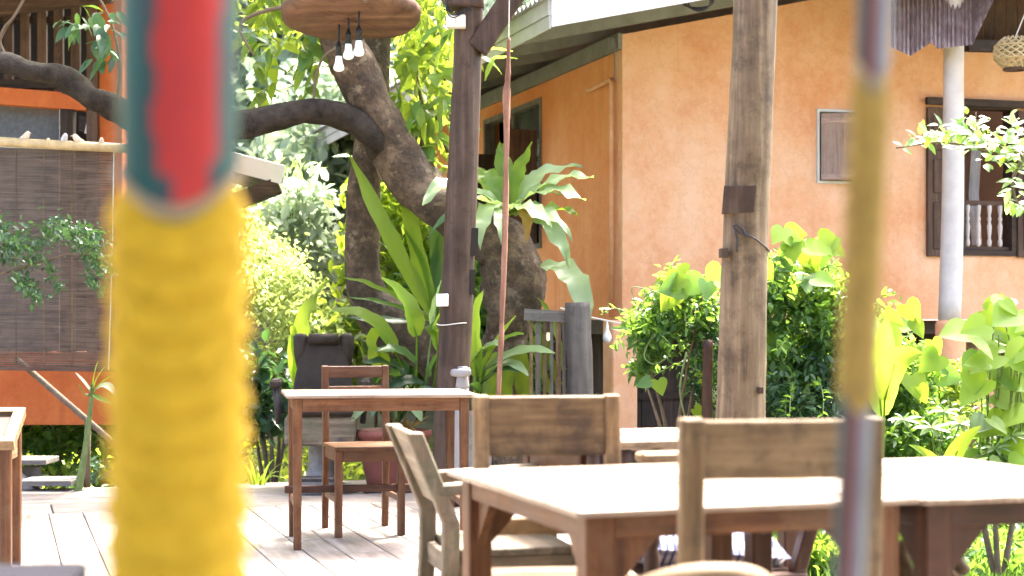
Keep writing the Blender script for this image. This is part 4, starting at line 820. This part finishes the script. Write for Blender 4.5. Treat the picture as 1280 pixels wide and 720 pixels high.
# hanging stick
hs = thing('hanging_stick', 'thin rough stick hanging on a white cord in front of the house eave', 'stick', P(624, 492, 9.7))
px_tube(MB(), [(636, 48, 9.7, 4), (635, 90, 9.7, 7), (633, 130, 9.7, 9), (633, 200, 9.7, 7), (630, 330, 9.7, 7), (626, 430, 9.7, 7), (623, 496, 9.7, 5)], 7, .25, 6, 6).build('shaft', wood('red_brown_stick', (.07, .03, .02), (.17, .08, .05), (.28, .16, .11), 'z', .7), hs, True, True)
px_tube(MB(), [(637, -40, 9.7, 1.4), (636, 50, 9.7, 1.4)], 5, 0).build('cord', CORD, hs, True)
# roof beams above the picture, carried by the first post
MB().beam(P(588, -38, 10.05), P(946, -38, 7.0) + ZU * .72, .12, .14).build('beam', W_BRN['x'], p1, True)
MB().beam(P(588, -75, 10.05), P(300, -60, 9.3) + ZU * .0, .1, .13).build('beam', W_BRN['x'], p1, True)
# unseen roof on posts, added to shade the columns and nearest seats
pr_ = thing('unseen_shade_roof', 'unseen wooden roof added to shade the seats beside the painted columns', 'roof', (0, 0, 0), YAW)
for (u0, u1, z0, z1) in ((3.4, -.6, 2.75, 3.9), (-4.6, -.6, 2.75, 3.9)):
    MB().hexa([(u0, -5, z0), (u1, -5, z1), (u1, 3.3, z1), (u0, 3.3, z0), (u0, -5, z0 + .04), (u1, -5, z1 + .04), (u1, 3.3, z1 + .04), (u0, 3.3, z0 + .04)]).build('sheet', W_OLD['x'], pr_)
    for v in np.arange(-4.6, 2.6, 1.4): MB().beam((u0, v, z0 - .07), (u1, v, z1 - .07), .07, .12).build('rafter', W_OLD['x'], pr_)
for u0 in (3.0, -4.2):
    for v in (-4.5, 1.6 if u0 < 0 else -.6): MB().box(u0 - .06, u0 + .06, v - .06, v + .06, -.01, 2.8).build('post', W_POST, pr_)
# hanging slab with bulbs
dc = P(438, 20, 9.4)
hd = thing('wooden_slab_lamp', 'thick live edge wood slab lamp with three white bulbs hanging over the deck', 'lamp', dc)
mb = MB(); nseg = 28; vs = []; fs = []
Md = Matrix.Translation(dc) @ Matrix.Rotation(R(-14), 4, 'X') @ Matrix.Rotation(R(-1.5), 4, 'Y')
for ri, (k_, z) in enumerate(((.02, -.02), (.90, -.028), (.99, -.005), (1.0, .04), (.93, .075), (.02, .08))):
    for i in range(nseg):
        a = i / nseg * 2 * math.pi; w_ = 1 + .05 * math.sin(2 * a + 1) + .03 * math.sin(3 * a) + .018 * math.sin(7 * a + 2)
        vs.append(Md @ Vector((.375 * k_ * w_ * math.cos(a), .33 * k_ * w_ * math.sin(a), z + .006 * math.sin(5 * a + ri))))
for ri in range(5):
    for i in range(nseg): fs.append((ri * nseg + i, ri * nseg + (i + 1) % nseg, (ri + 1) * nseg + (i + 1) % nseg, (ri + 1) * nseg + i))
fs += [tuple(range(nseg - 1, -1, -1)), tuple(5 * nseg + i for i in range(nseg))]
SLAB = wood('live_edge_slab', (.03, .013, .007), (.085, .042, .023), (.15, .084, .05), 'x', .6, grain=14, stain=(.06, .035, .022), stain_amt=.8)
mb.add(vs, fs).build('slab', SLAB, hd, True, True)
a = P(455, -4, 9.1); MB().beam(a + ZU * .08, a - ZU * .03, .05, .04, up=Vector((0, 1, 0)), w2=.02, h2=.02).build('wedge', W_OLD['z'], hd, True)
for dx in (-.22, .22): MB().tube([dc + Vector((dx, 0, .05)), dc + Vector((dx * .9, 0, .9))], .006, 6).build('cord', CORD, hd, True)
for (x, y0, y1, Y) in ((424, 30, 88, 9.45), (436, 16, 73, 9.38), (449, 11, 69, 9.3)):
    a = P(x, y0, Y); b = P(x - .5, y1, Y); h = (a - b).z; k_ = .0047 * 1
    cd = MB().tube([a, b + ZU * .15], .0062, 6).build('cord', BLACK, hd, True)
    MB().lathe([(.006, .165), (.011, .15), (.018, .135), (.019, .12), (.016, .118), (.022, .085), (.02, .08)], 12, b).build('socket', BLACK, hd, True, True)
    MB().lathe([(.017, .085), (.019, .07), (.021, .045), (.029, .025), (.031, .012), (.027, .002), (.014, -.006), (.003, -.007)], 14, b).build('bulb', BULB, hd, True, True)
# ================================================================ FURNITURE
def table(label, FL, rot, w, d, h, top_m, m, leg=.055, inset=.03, ap=.075, gus=False, stretch=False, tt=.022):
    cr, sr = math.cos(rot), math.sin(rot); o = Vector((FL[0] + cr * w / 2 - sr * d / 2, FL[1] + sr * w / 2 + cr * d / 2, 0))
    t = thing('cafe_table', label, 'table', o, rot, 'wooden cafe tables on the deck')
    MB().box(-w / 2, w / 2, -d / 2, d / 2, h - tt, h, j=.0015).build('table_top', top_m, t, bev=.004)
    X = w / 2 - inset; Y = d / 2 - inset
    for sx in (-1, 1):
        for sy in (-1, 1):
            x = sx * (X - leg / 2); y = sy * (Y - leg / 2)
            MB().hexa([(x - leg * .42, y - leg * .42, -.002), (x + leg * .42, y - leg * .42, -.002), (x + leg * .42, y + leg * .42, -.002), (x - leg * .42, y + leg * .42, -.002),
                       (x - leg / 2, y - leg / 2, h - tt), (x + leg / 2, y - leg / 2, h - tt), (x + leg / 2, y + leg / 2, h - tt), (x - leg / 2, y + leg / 2, h - tt)]).build('leg', m['z'], t, bev=.004)
            if gus:
                g0 = .105; zt = h - tt - ap * .55
                for ax in (0, 1):
                    p = Vector((x, y, 0)); dd = Vector((-sx, 0, 0)) if ax == 0 else Vector((0, -sy, 0)); ee = Vector((0, sy * .011, 0)) if ax == 0 else Vector((sx * .011, 0, 0))
                    a = p + dd * leg * .5; q = [a + ZU * (zt - .02), a + dd * g0 + ZU * (zt - .02), a + ZU * (zt - g0 - .03)]
                    MB().add([v_ - ee for v_ in q] + [v_ + ee for v_ in q], [(0, 1, 2), (5, 4, 3), (0, 3, 4, 1), (1, 4, 5, 2), (2, 5, 3, 0)]).build('gusset', m['z'], t)
    z0, z1 = h - tt - ap, h - tt
    for s_ in (-1, 1):
        MB().box(-X + leg, X - leg, s_ * (Y - .006) - (.022 if s_ > 0 else 0), s_ * (Y - .006) + (.022 if s_ < 0 else 0), z0, z1).build('apron', m['x'], t, bev=.002)
        MB().box(s_ * (X - .006) - (.022 if s_ > 0 else 0), s_ * (X - .006) + (.022 if s_ < 0 else 0), -Y + leg, Y - leg, z0, z1).build('apron', m['y'], t, bev=.002)
    if stretch:
        for s_ in (-1, 1): MB().box(s_ * (X - leg / 2) - .014, s_ * (X - leg / 2) + .014, -Y + leg * .9, Y - leg * .9, .19, .225).build('stretcher', m['y'], t, bev=.003)
        MB().box(-X - .02, X + .02, Y - leg - .03, Y - leg + .0, .226, .262).build('stretcher', W_DRED['x'], t, bev=.003)
    return t
T1FL = (.128, 3.285); T2FL = (.868, 3.47)
table('broad weathered cafe table with corner gussets, gripped between two plank back chairs', T1FL, R(18.5), .77, .915, .75, W_TOP['x'], W_RED, .062, .03, .05, True, False, .015)
table('dark grained cafe table butted against the gusseted table at the garden side', (T1FL[0] + .77 * math.cos(R(18.5)) + .006, T1FL[1] + .77 * math.sin(R(18.5)) - .003), R(18.5), .665, .91, .745, W_TOP['y'], W_DRED, .06, .02, .05, True, False, .015)
table('low dark red cafe table pushed between the lichened armchair and bare post', (.184, 4.96), R(17), .78, .62, .75, W_TOP['x'], W_DRED, .06, .025, .085)
table('slim legged cafe table with dark foot rail standing alone by the roof post', (-1.085, 8.06), R(10), .93, .62, .75, W_TOP['x'], W_RED, .045, .035, .065, False, True, .018)
def chair(label, o, rot, w, d, sh, bh, m, slats, top_tilt=.05, post=.038, seat_m=None, lower=None, st=.022, leg=.038, group='plank back wooden chairs'):
    t = thing('wooden_chair', label, 'chair', (o[0], o[1], 0), rot, group)     # front is -y, back posts at +y
    for sx in (-1, 1):
        x = sx * (w / 2 - post / 2); y = d / 2 - post / 2
        mb = MB(); pr = [(-.002, .03), (sh - .05, 0), (sh + .05, 0), (bh, top_tilt)]; vs = []
        for z, dy in pr: vs += [(x - post / 2, y - post / 2 + dy, z), (x + post / 2, y - post / 2 + dy, z), (x + post / 2, y + post / 2 + dy, z), (x - post / 2, y + post / 2 + dy, z)]
        fs = [(3, 2, 1, 0), (12, 13, 14, 15)] + [(i * 4 + k, i * 4 + (k + 1) % 4, i * 4 + 4 + (k + 1) % 4, i * 4 + 4 + k) for i in range(3) for k in range(4)]
        mb.add(vs, fs).build('back_post', m['z'], t, bev=.004)
        MB().box(x - leg / 2, x + leg / 2, -d / 2 + .005, -d / 2 + .005 + leg, -.002, sh - st, j=.0015).build('leg', m['z'], t, bev=.003)
        MB().box(x - .01, x + .01, -d / 2 + leg, d / 2 - post, sh - st - .055, sh - st).build('seat_rail', m['y'], t, bev=.002)
        MB().box(x - .009, x + .009, -d / 2 + leg, d / 2 - post + .012, .17, .2).build('stretcher', m['y'], t, bev=.002)
    MB().box(-w / 2 + leg, w / 2 - leg, -d / 2 + .012, -d / 2 + .034, sh - st - .055, sh - st).build('seat_rail', m['x'], t, bev=.002)
    MB().box(-w / 2 + post, w / 2 - post, d / 2 - .03, d / 2 - .01, sh - st - .05, sh - st).build('seat_rail', m['x'], t, bev=.002)
    MB().box(-w / 2 - .006, w / 2 + .006, -d / 2 - .01, d / 2 - post - .001, sh - st + .001, sh, j=.0015).build('seat', (seat_m or m)['x'], t, bev=.004)
    yb = d / 2 - post / 2
    for (z0, z1, th) in slats:
        f = lambda z: top_tilt * max(0, (z - sh - .05)) / (bh - sh - .05)
        e = w / 2 - post + .002
        MB().hexa([(-e, yb - th / 2 + f(z0), z0), (e, yb - th / 2 + f(z0), z0), (e, yb + th / 2 + f(z0), z0), (-e, yb + th / 2 + f(z0), z0), (-e, yb - th / 2 + f(z1), z1), (e, yb - th / 2 + f(z1), z1), (e, yb + th / 2 + f(z1), z1), (-e, yb + th / 2 + f(z1), z1)]).build('back_slat', m['x'], t, bev=.004)
    return t
# chair at the lone table (facing the viewer), chair behind T1, chair in front of T1
fl = Vector((-.885, 8.57, 0)); cu_, cv_ = Vector((math.cos(R(16)), math.sin(R(16)), 0)), Vector((-math.sin(R(16)), math.cos(R(16)), 0))
c0 = fl + cu_ * .165 + cv_ * .2
chair('slim open slat back chair tucked under the lone table by the post', c0, R(16), .36, .42, .46, .865, W_RED, [(.80, .862, .02), (.725, .755, .018)], .03, .034)
cc2 = P(681, 540, 4.36)
chair('plank back chair on the far side of the gusseted table, facing it', (cc2.x + .035, 4.16), R(8), .385, .42, .485, .925, W_OLD, [(.768, .922, .022), (.565, .61, .02)], .03, .04)
cc3 = P(972, 540, 3.17)
chair('plank back chair with its back turned, drawn up to the gusseted table', (cc3.x - .018, 3.38), R(180 + 7), .39, .42, .45, .938, W_OLD, [(.822, .934, .02)], .02, .044)
# lichened armchair: faces +U
def armchair():
    o = P(632, 680, 5.18); t = thing('lichened_armchair', 'mossy grey armchair with solid plank back facing the dark red table', 'armchair', (o.x, o.y, 0), YAW - R(90) + R(180))
    t.rotation_euler = (0, 0, R(103)); m = W_LICH                        # local -y -> +U
    w, d, sh, bh = .43, .46, .44, .79; post = .045
    for sx in (-1, 1):
        x = sx * (w / 2 - post / 2); y = d / 2 - .02
        mb = MB(); vs = []
        for z, dy in ((-.002, .03), (sh - .05, 0), (sh + .08, .0), (bh, .11)):
            vs += [(x - post / 2, y - .025 + dy, z), (x + post / 2, y - .025 + dy, z), (x + post / 2, y + .025 + dy, z), (x - post / 2, y + .025 + dy, z)]
        mb.add(vs, [(3, 2, 1, 0), (12, 13, 14, 15)] + [(i * 4 + k, i * 4 + (k + 1) % 4, i * 4 + 4 + (k + 1) % 4, i * 4 + 4 + k) for i in range(3) for k in range(4)]).build('back_post', m['z'], t, bev=.005)
        MB().box(x - .022, x + .022, -d / 2 + .02, -d / 2 + .065, -.002, .63).build('leg', m['z'], t, bev=.004)
        MB().hexa([(x - .03, -d / 2 - .01, .63), (x + .03, -d / 2 - .01, .63), (x + .024, d / 2 + .02, .60), (x - .024, d / 2 + .02, .60), (x - .03, -d / 2 - .01, .662), (x + .03, -d / 2 - .01, .662), (x + .024, d / 2 + .02, .635), (x - .024, d / 2 + .02, .635)]).build('arm', m['y'], t, bev=.005)
        MB().box(x - .012, x + .012, -d / 2 + .065, d / 2 - .045, sh - .085, sh - .02).build('seat_rail', m['y'], t, bev=.003)
    MB().box(-w / 2 + .046, w / 2 - .046, -d / 2 + .03, -d / 2 + .055, sh - .085, sh - .02).build('seat_rail', m['x'], t, bev=.003)
    MB().box(-w / 2 + .046, w / 2 - .046, d / 2 - .04, d / 2 - .015, sh - .085, sh - .02).build('seat_rail', m['x'], t, bev=.003)
    MB().box(-w / 2 + .0, w / 2 - .0, -d / 2 + .066, d / 2 - .046, sh - .0195, sh + .004).build('seat', m['x'], t, bev=.004)
    e = w / 2 - post + .002
    MB().hexa([(-e, d / 2 - .03, .56), (e, d / 2 - .03, .56), (e, d / 2 - .003, .56), (-e, d / 2 - .003, .56), (-e, d / 2 + .073, bh - .004), (e, d / 2 + .073, bh - .004), (e, d / 2 + .10, bh - .004), (-e, d / 2 + .10, bh - .004)]).build('back_panel', m['x'], t, bev=.005)
armchair()
# spindle armchair with cushion: faces -U
so_ = Vector((.50, 4.80, 0))
t = thing('spindle_armchair', 'dark armchair with turned arm spindles holding a checked cushion beside the post', 'armchair', so_, YAW - R(90)); m = W_DRED
w, d = .5, .5
for sx in (-1, 1):
    x = sx * (w / 2 - .02)
    MB().beam((x, d / 2 - .02, .42), (x, d / 2 + .09, .77), .04, .04, up=Vector((1, 0, 0))).build('back_post', m['z'], t, bev=.004)
    MB().beam((x, d / 2 - .02, .43), (x, d / 2 + .10, -.002), .04, .045, up=Vector((1, 0, 0))).build('leg', m['z'], t, bev=.004)
    MB().box(x - .02, x + .02, -d / 2, -d / 2 + .04, -.002, .42).build('leg', m['z'], t, bev=.004)
    MB().box(x - .03, x + .03, -d / 2 + .01, d / 2 + .03, .735, .765).build('arm', W_OLD['y'], t, bev=.008)
    for y in (-.2, -.1, .0, .1):
        MB().lathe([(.016, 0), (.022, .02), (.022, .06), (.017, .08), (.024, .1), (.02, .12), (.014, .18), (.019, .24), (.022, .28), (.018, .315)], 10, (x, y, .422)).build('spindle', W_DARK['z'], t, smooth=True)
MB().box(-w / 2 + .05, w / 2 - .05, -d / 2 - .02, d / 2 - .03, .40, .43).build('seat', m['x'], t, bev=.004)
for sx in (-1, 1): MB().box(sx * (w / 2 - .02) - .03, sx * (w / 2 - .02) + .03, -d / 2, d / 2, .385, .4215).build('seat_rail', m['y'], t, bev=.004)
MB().box(-w / 2 + .04, w / 2 - .04, d / 2 + .065, d / 2 + .09, .68, .75).build('back_slat', m['x'], t, bev=.004)
MB().box(-w / 2 + .04, w / 2 - .04, d / 2 + .02, d / 2 + .045, .54, .60).build('back_slat', m['x'], t, bev=.004)
ck, n_, b_, _ = mat('blue_white_check'); c_, _r = coords(n_, (1, 1, 1), False)
sp_ = n_.nodes.new('ShaderNodeSeparateXYZ'); n_.links.new(c_, sp_.inputs[0])
def stripe(out, k):
    a = n_.nodes.new('ShaderNodeMath'); a.operation = 'MULTIPLY'; a.inputs[1].default_value = k; n_.links.new(out, a.inputs[0])
    b = n_.nodes.new('ShaderNodeMath'); b.operation = 'FRACT'; n_.links.new(a.outputs[0], b.inputs[0])
    c = n_.nodes.new('ShaderNodeMath'); c.operation = 'GREATER_THAN'; c.inputs[1].default_value = .62; n_.links.new(b.outputs[0], c.inputs[0]); return c.outputs[0]
k1 = mixc(n_, stripe(sp_.outputs[0], 46), (.62, .64, .72), (.09, .12, .30)); k1 = mixc(n_, mixc(n_, .5, (0, 0, 0), stripe(sp_.outputs[1], 46)), k1, (.07, .09, .24)); n_.links.new(k1, b_.inputs['Base Color']); b_.inputs['Roughness'].default_value = .9
def cushion(label, pos, rot, a, b, h):
    mb = MB(); n = 12; vs = []
    for s_ in (1, -1):
        for i in range(n + 1):
            for j in range(n + 1):
                x = i / n * 2 - 1; y = j / n * 2 - 1; k = ((1 - x ** 4) * (1 - y ** 4)) ** .45
                e = 1 - .06 * (1 - abs(x)) * abs(y) - .06 * (1 - abs(y)) * abs(x)
                vs.append((x * a * e, y * b * e, s_ * h * k * (1 + .08 * math.sin(4 * x + 3 * y))))
    N_ = (n + 1) ** 2; fs = []
    for i in range(n):
        for j in range(n):
            q = i * (n + 1) + j; fs += [(q, q + n + 1, q + n + 2, q + 1), (N_ + q, N_ + q + 1, N_ + q + n + 2, N_ + q + n + 1)]
    o = mb.add(vs, fs).build('cushion', ck, smooth=True); o.location = pos; o.rotation_euler = rot; return tag(o, label, 'cushion')
cushion('blue and white checked cushion lying on the spindle armchair seat', so_ + Vector((.0, -.0, .49)), (R(4), R(6), YAW), .25, .19, .065)
# curved chairs peeping in
def curved_chair(label, o, rot, wd_, top, m):
    t = thing('curved_chair', label, 'chair', (o[0], o[1], 0), rot)
    pts = [(-wd_ / 2, -.05, top - .10), (-wd_ * .42, -.02, top - .055), (-wd_ * .25, .015, top - .03), (0, .03, top - .022), (wd_ * .25, .015, top - .03), (wd_ * .42, -.02, top - .055), (wd_ / 2, -.05, top - .10)]
    s_ = smoothpts([(*p, .024) for p in pts], 4); MB().tube([Vector(p[:3]) for p in s_], [p[3] for p in s_], 10, .03, flat=.8).build('top_rail', m['x'], t, smooth=True)
    for k in range(5):
        x = (-.34 + .17 * k) * wd_; MB().beam((x, .03 - abs(x) * .2, .44), (x, .03 - abs(x) * .2, top - .03), .03, .014, up=Vector((0, 1, 0))).build('back_spindle', m['z'], t)
    MB().box(-wd_ / 2 + .02, wd_ / 2 - .02, -.40, .05, .42, .45).build('seat', m['x'], t, bev=.01)
    for x in (-1, 1):
        for y in (-.36, .02): MB().beam((x * (wd_ / 2 - .05), y, .43), (x * (wd_ / 2 - .03), y * 1.06, -.002), .035, .035, up=Vector((0, 1, 0))).build('leg', m['z'], t, bev=.004)
    return t
a = P(884, 700, 2.62); curved_chair('chair with curved bow top rail just behind the turned plank chair', (a.x, 2.60), R(190), .25, .752, W_OLD)
a = P(1150, 700, 4.05); curved_chair('chair with curved bow rail tucked beneath the dark grained table', (a.x - .02, 3.98), R(60), .42, .60, W_OLD)
# barber chair on the landing
bo = P(402, 610, 10.95); bo.z = -.012
t = thing('barber_chair', 'old dark barber chair with winged headrest on round pale pedestal', 'barber chair', bo, R(4))
MB().lathe([(.24, 0), (.245, .02), (.22, .04), (.14, .055), (.10, .09), (.085, .16), (.085, .30), (.11, .31)], 24).build('pedestal', plain('chipped_pale_enamel', (.20, .19, .175), .5, .35, 12, .3), t, smooth=True)
MB().box(-.23, .23, -.22, .24, .31, .50, j=.006).build('seat_box', W_LICH['x'], t, bev=.012)
MB().box(-.21, .21, -.25, .2, .501, .57, j=.004).build('seat_pad', LEATH, t, bev=.02)
mb = MB(); vs = []; fs = []
for z, w_ in ((.5, .215), (.6, .21), (.72, .19), (.8, .175), (.88, .17), (.96, .178), (1.0, .165)):
    dy = .2 + (z - .5) * .22; vs += [(-w_, dy, z), (w_, dy, z), (w_, dy + .07, z), (-w_, dy + .07, z)]
for i in range(6): fs += [(i * 4 + k, i * 4 + (k + 1) % 4, i * 4 + 4 + (k + 1) % 4, i * 4 + 4 + k) for k in range(4)]
fs += [(3, 2, 1, 0), (24, 25, 26, 27)]
MB().add(vs, fs).build('backrest', LEATH, t, bev=.015)
for sx in (-1, 1):
    MB().tube([(sx * .15, .31, .80), (sx * .155, .325, .9), (sx * .152, .335, 1.0), (sx * .15, .335, 1.025)], [.03, .046, .052, .03], 12).build('wing', LEATH, t, smooth=True)
    MB().box(sx * .29 - .035, sx * .29 + .035, -.22, .14, .68, .735).build('armrest', LEATH, t, bev=.015)
    MB().tube([(sx * .27, .1, .5), (sx * .29, .08, .68)], .02, 8).build('arm_support', IRON, t, smooth=True); MB().tube([(sx * .27, -.14, .45), (sx * .29, -.16, .68)], .018, 8).build('arm_support', IRON, t, smooth=True)
MB().tube([(-.1, .3, .985), (.1, .3, .985)], .04, 12).build('headrest', LEATH, t, smooth=True)
MB().box(-.15, .15, -.40, -.25, .10, .125).build('footrest', IRON, t, bev=.006)
for sx in (-1, 1): MB().beam((sx * .13, -.22, .36), (sx * .13, -.32, .115), .025, .02).build('footrest_arm', IRON, t)
# framed glass panel leaning on the post foot
a = gp(592, 10.1, 0); t = thing('framed_panel', 'narrow white framed glass panel leaning beside the post foot', 'frame', a, R(10)); Mt = Matrix.Rotation(R(-6), 4, 'X')
frame(MB(), 'x', -.13, .11, 0, .56, -.02, .01, .022).build('frame', W_GREY['z'], t); MB().box(-.108, .088, -.006, -.001, .022, .538).build('pane', plain('cloudy_glass', (.18, .20, .20), .1, .25, 25, 0), t); t.rotation_euler = (R(-5), 0, R(10))
# small desk corner at the far left
a = P(-22, 715, 7.35)
t = thing('side_stand', 'small brown stand with tilted framed top beside the timber stair', 'stand', (a.x - .085, 7.5, 0), R(8))
for sx in (-1, 1):
    for sy in (-1, 1): MB().box(sx * .16 - .024, sx * .16 + .024, sy * .14 - .024, sy * .14 + .024, -.002, .60 + sy * .03).build('leg', W_RED['z'], t, bev=.004)
for sy in (-1, 1): MB().box(-.136, .136, sy * .14 - .012, sy * .14 + .012, .50 + sy * .03, .59 + sy * .03).build('apron', W_OLD['x'], t, bev=.003)
for sx in (-1, 1): MB().box(sx * .16 - .012, sx * .16 + .012, -.116, .116, .49, .57).build('apron', W_OLD['y'], t, bev=.003)
Mt = Matrix.Translation((0, 0, .625)) @ Matrix.Rotation(R(20), 4, 'X')
tp = MB()
for (x0, x1, y0, y1) in ((-.2, .2, -.19, -.14), (-.2, .2, .14, .19), (-.2, -.15, -.14, .14), (.15, .2, -.14, .14)): tp.box(x0, x1, y0, y1, -.02, .025, Mt)
tp.build('top_frame', W_OLD['x'], t, bev=.003); MB().box(-.15, .15, -.14, .14, -.01, .004, Mt).build('inset', W_DARK['x'], t)
# grey table edge close by
t = thing('grey_table', 'grey painted table beside the yellow wrapped column', 'table', UV(-.25, 2.50, 0), YAW * .3)
gm = plain('grey_paint', (.016, .016, .021), .9, .15, 10, spec=.03)
MB().box(-.62, .34, -.6, .23, .72, .752).build('table_top', gm, t, bev=.006)
for x in (-.57, .29):
    for y in (-.55, .18): MB().box(x - .025, x + .025, y - .025, y + .025, -.002, .72).build('leg', gm, t, bev=.003)
# ================================================================ PAINTED COLUMNS
TEAL = plain('teal_paint', (.009, .085, .08), .4, .35, 12, .05); REDP = plain('red_paint', (.50, .035, .03), .4, .15, 12, .05); DKP = plain('dark_slate_paint', (.045, .065, .075), .4, .3, 12, .05)
YEL = plain('yellow_cloth', (.76, .47, .03), .8, .14, 40, .3); BEAD = plain('cream_beads', (.42, .32, .21), .5, .1, 30, .1); BLUEP = plain('blue_grey_paint', (.19, .22, .27), .4, .3, 12, .05)
def column(label, base_pt, top_pt, r, z_hi, z_lo, dip, band, paints, fr, YEL=YEL):
    t = thing('painted_column', label, 'column', (base_pt.x, base_pt.y, 0))
    ax = (top_pt - base_pt) / (top_pt.z - base_pt.z)
    c = lambda z: base_pt + ax * (z - base_pt.z)
    front = -math.pi / 2 + .1
    def dz(a): return -dip * math.cos(a - front) ** 2
    n = 72
    def ringed(z0, z1, rf, nz, m, name, warp0, warp1, mfun=None):
        mb = MB(); vs = []
        for i in range(nz + 1):
            k = i / nz; z = z0 + (z1 - z0) * k
            for j in range(n):
                a = 2 * math.pi * j / n; rr_ = rf(k, a); zz = z + dz(a) * (warp0 + (warp1 - warp0) * k)
                p = c(zz); vs.append((p.x + rr_ * math.cos(a), p.y + rr_ * math.sin(a), zz))
        for i in range(nz):
            for j in range(n):
                mi = mfun(j / n, i / nz) if mfun else 0
                mb.add([], []); mb.f.append((i * n + j, i * n + (j + 1) % n, (i + 1) * n + (j + 1) % n, (i + 1) * n + j)); mb.m.append(mi)
        mb.v = [Vector(v) for v in vs]
        return mb.build(name, m, t, True, True)
    MB().tube([c(z) for z in np.linspace(-.004, 2.95, 12)], r * .93, 24).build('core', paints[0], t, True, True)
    ringed(z_hi, z_hi + .55, lambda k, a: r * .985 * (1 + .03 * k), 24, paints, 'painted_band', 1, 0, fr)
    ringed(z_lo - .6, z_lo, lambda k, a: r * .94, 12, paints, 'painted_band', 0, 1, fr)
    ringed(z_hi - .004, z_hi + .005, lambda k, a: r * (1.0 + .06 * math.sin(math.pi * k) * (1 + .4 * math.sin(a * 30))), 6, BEAD, 'bead_ring', 1, 1)
    ringed(z_lo - .006, z_lo + .008, lambda k, a: r * (.98 + .06 * math.sin(math.pi * k)), 6, BEAD, 'bead_ring', 1, 1)
    z = z_hi - .006; i = 0
    while z > z_lo + .01:
        z2 = max(z - band, z_lo); ph = random.uniform(0, 6)
        ringed(z2 - .003, z, lambda k, a: r * (1.21 - .28 * k ** 1.5 + .02 * math.sin(a * 9 + ph) * (1 - k) + .012 * math.sin(a * 23 + ph) * (1 - k)), 6, YEL, 'ruffle', 1, 1); z = z2; i += 1
def fr1(a, k):
    d = abs(((a - (.75 + .05) + .5) % 1) - .5); w_ = .095 * (1 - max(0, (.12 - k) / .3)) + .012 * math.sin(k * 31) + .009 * math.sin(k * 67 + a * 40); return 1 if d < w_ else (2 if d < w_ + .035 else 0)
yc = P(222, 0, 1.25)
column('thick teal and red painted column wrapped in ruffled yellow cloth', Vector((P(222, 0, 1.15).x, 1.15, 0)), Vector((P(224, 0, 1.15).x, 1.15, 1.13 + .21)), .0408, CH + (395 - 218) / F * 1.15, .6, .029, .0246, [TEAL, REDP, DKP], fr1)
def fr2(a, k): return 1 if .66 < a < .76 else (2 if .5 < a < .66 else 0)
b = P(1060, 720, 1.25); a = P(1093, 0, 1.25)
column('slim leaning painted pole wrapped in yellow cloth before the tables', b, a, .0127, CH + (395 - 80) / F * 1.25, CH - (480 - 395) / F * 1.25, .017, .02, [BLUEP, plain('dull_red_paint', (.26, .10, .095), .4, .2, 12, .05), DKP], fr2, plain('mustard_cloth', (.44, .29, .08), .8, .2, 40, .3))
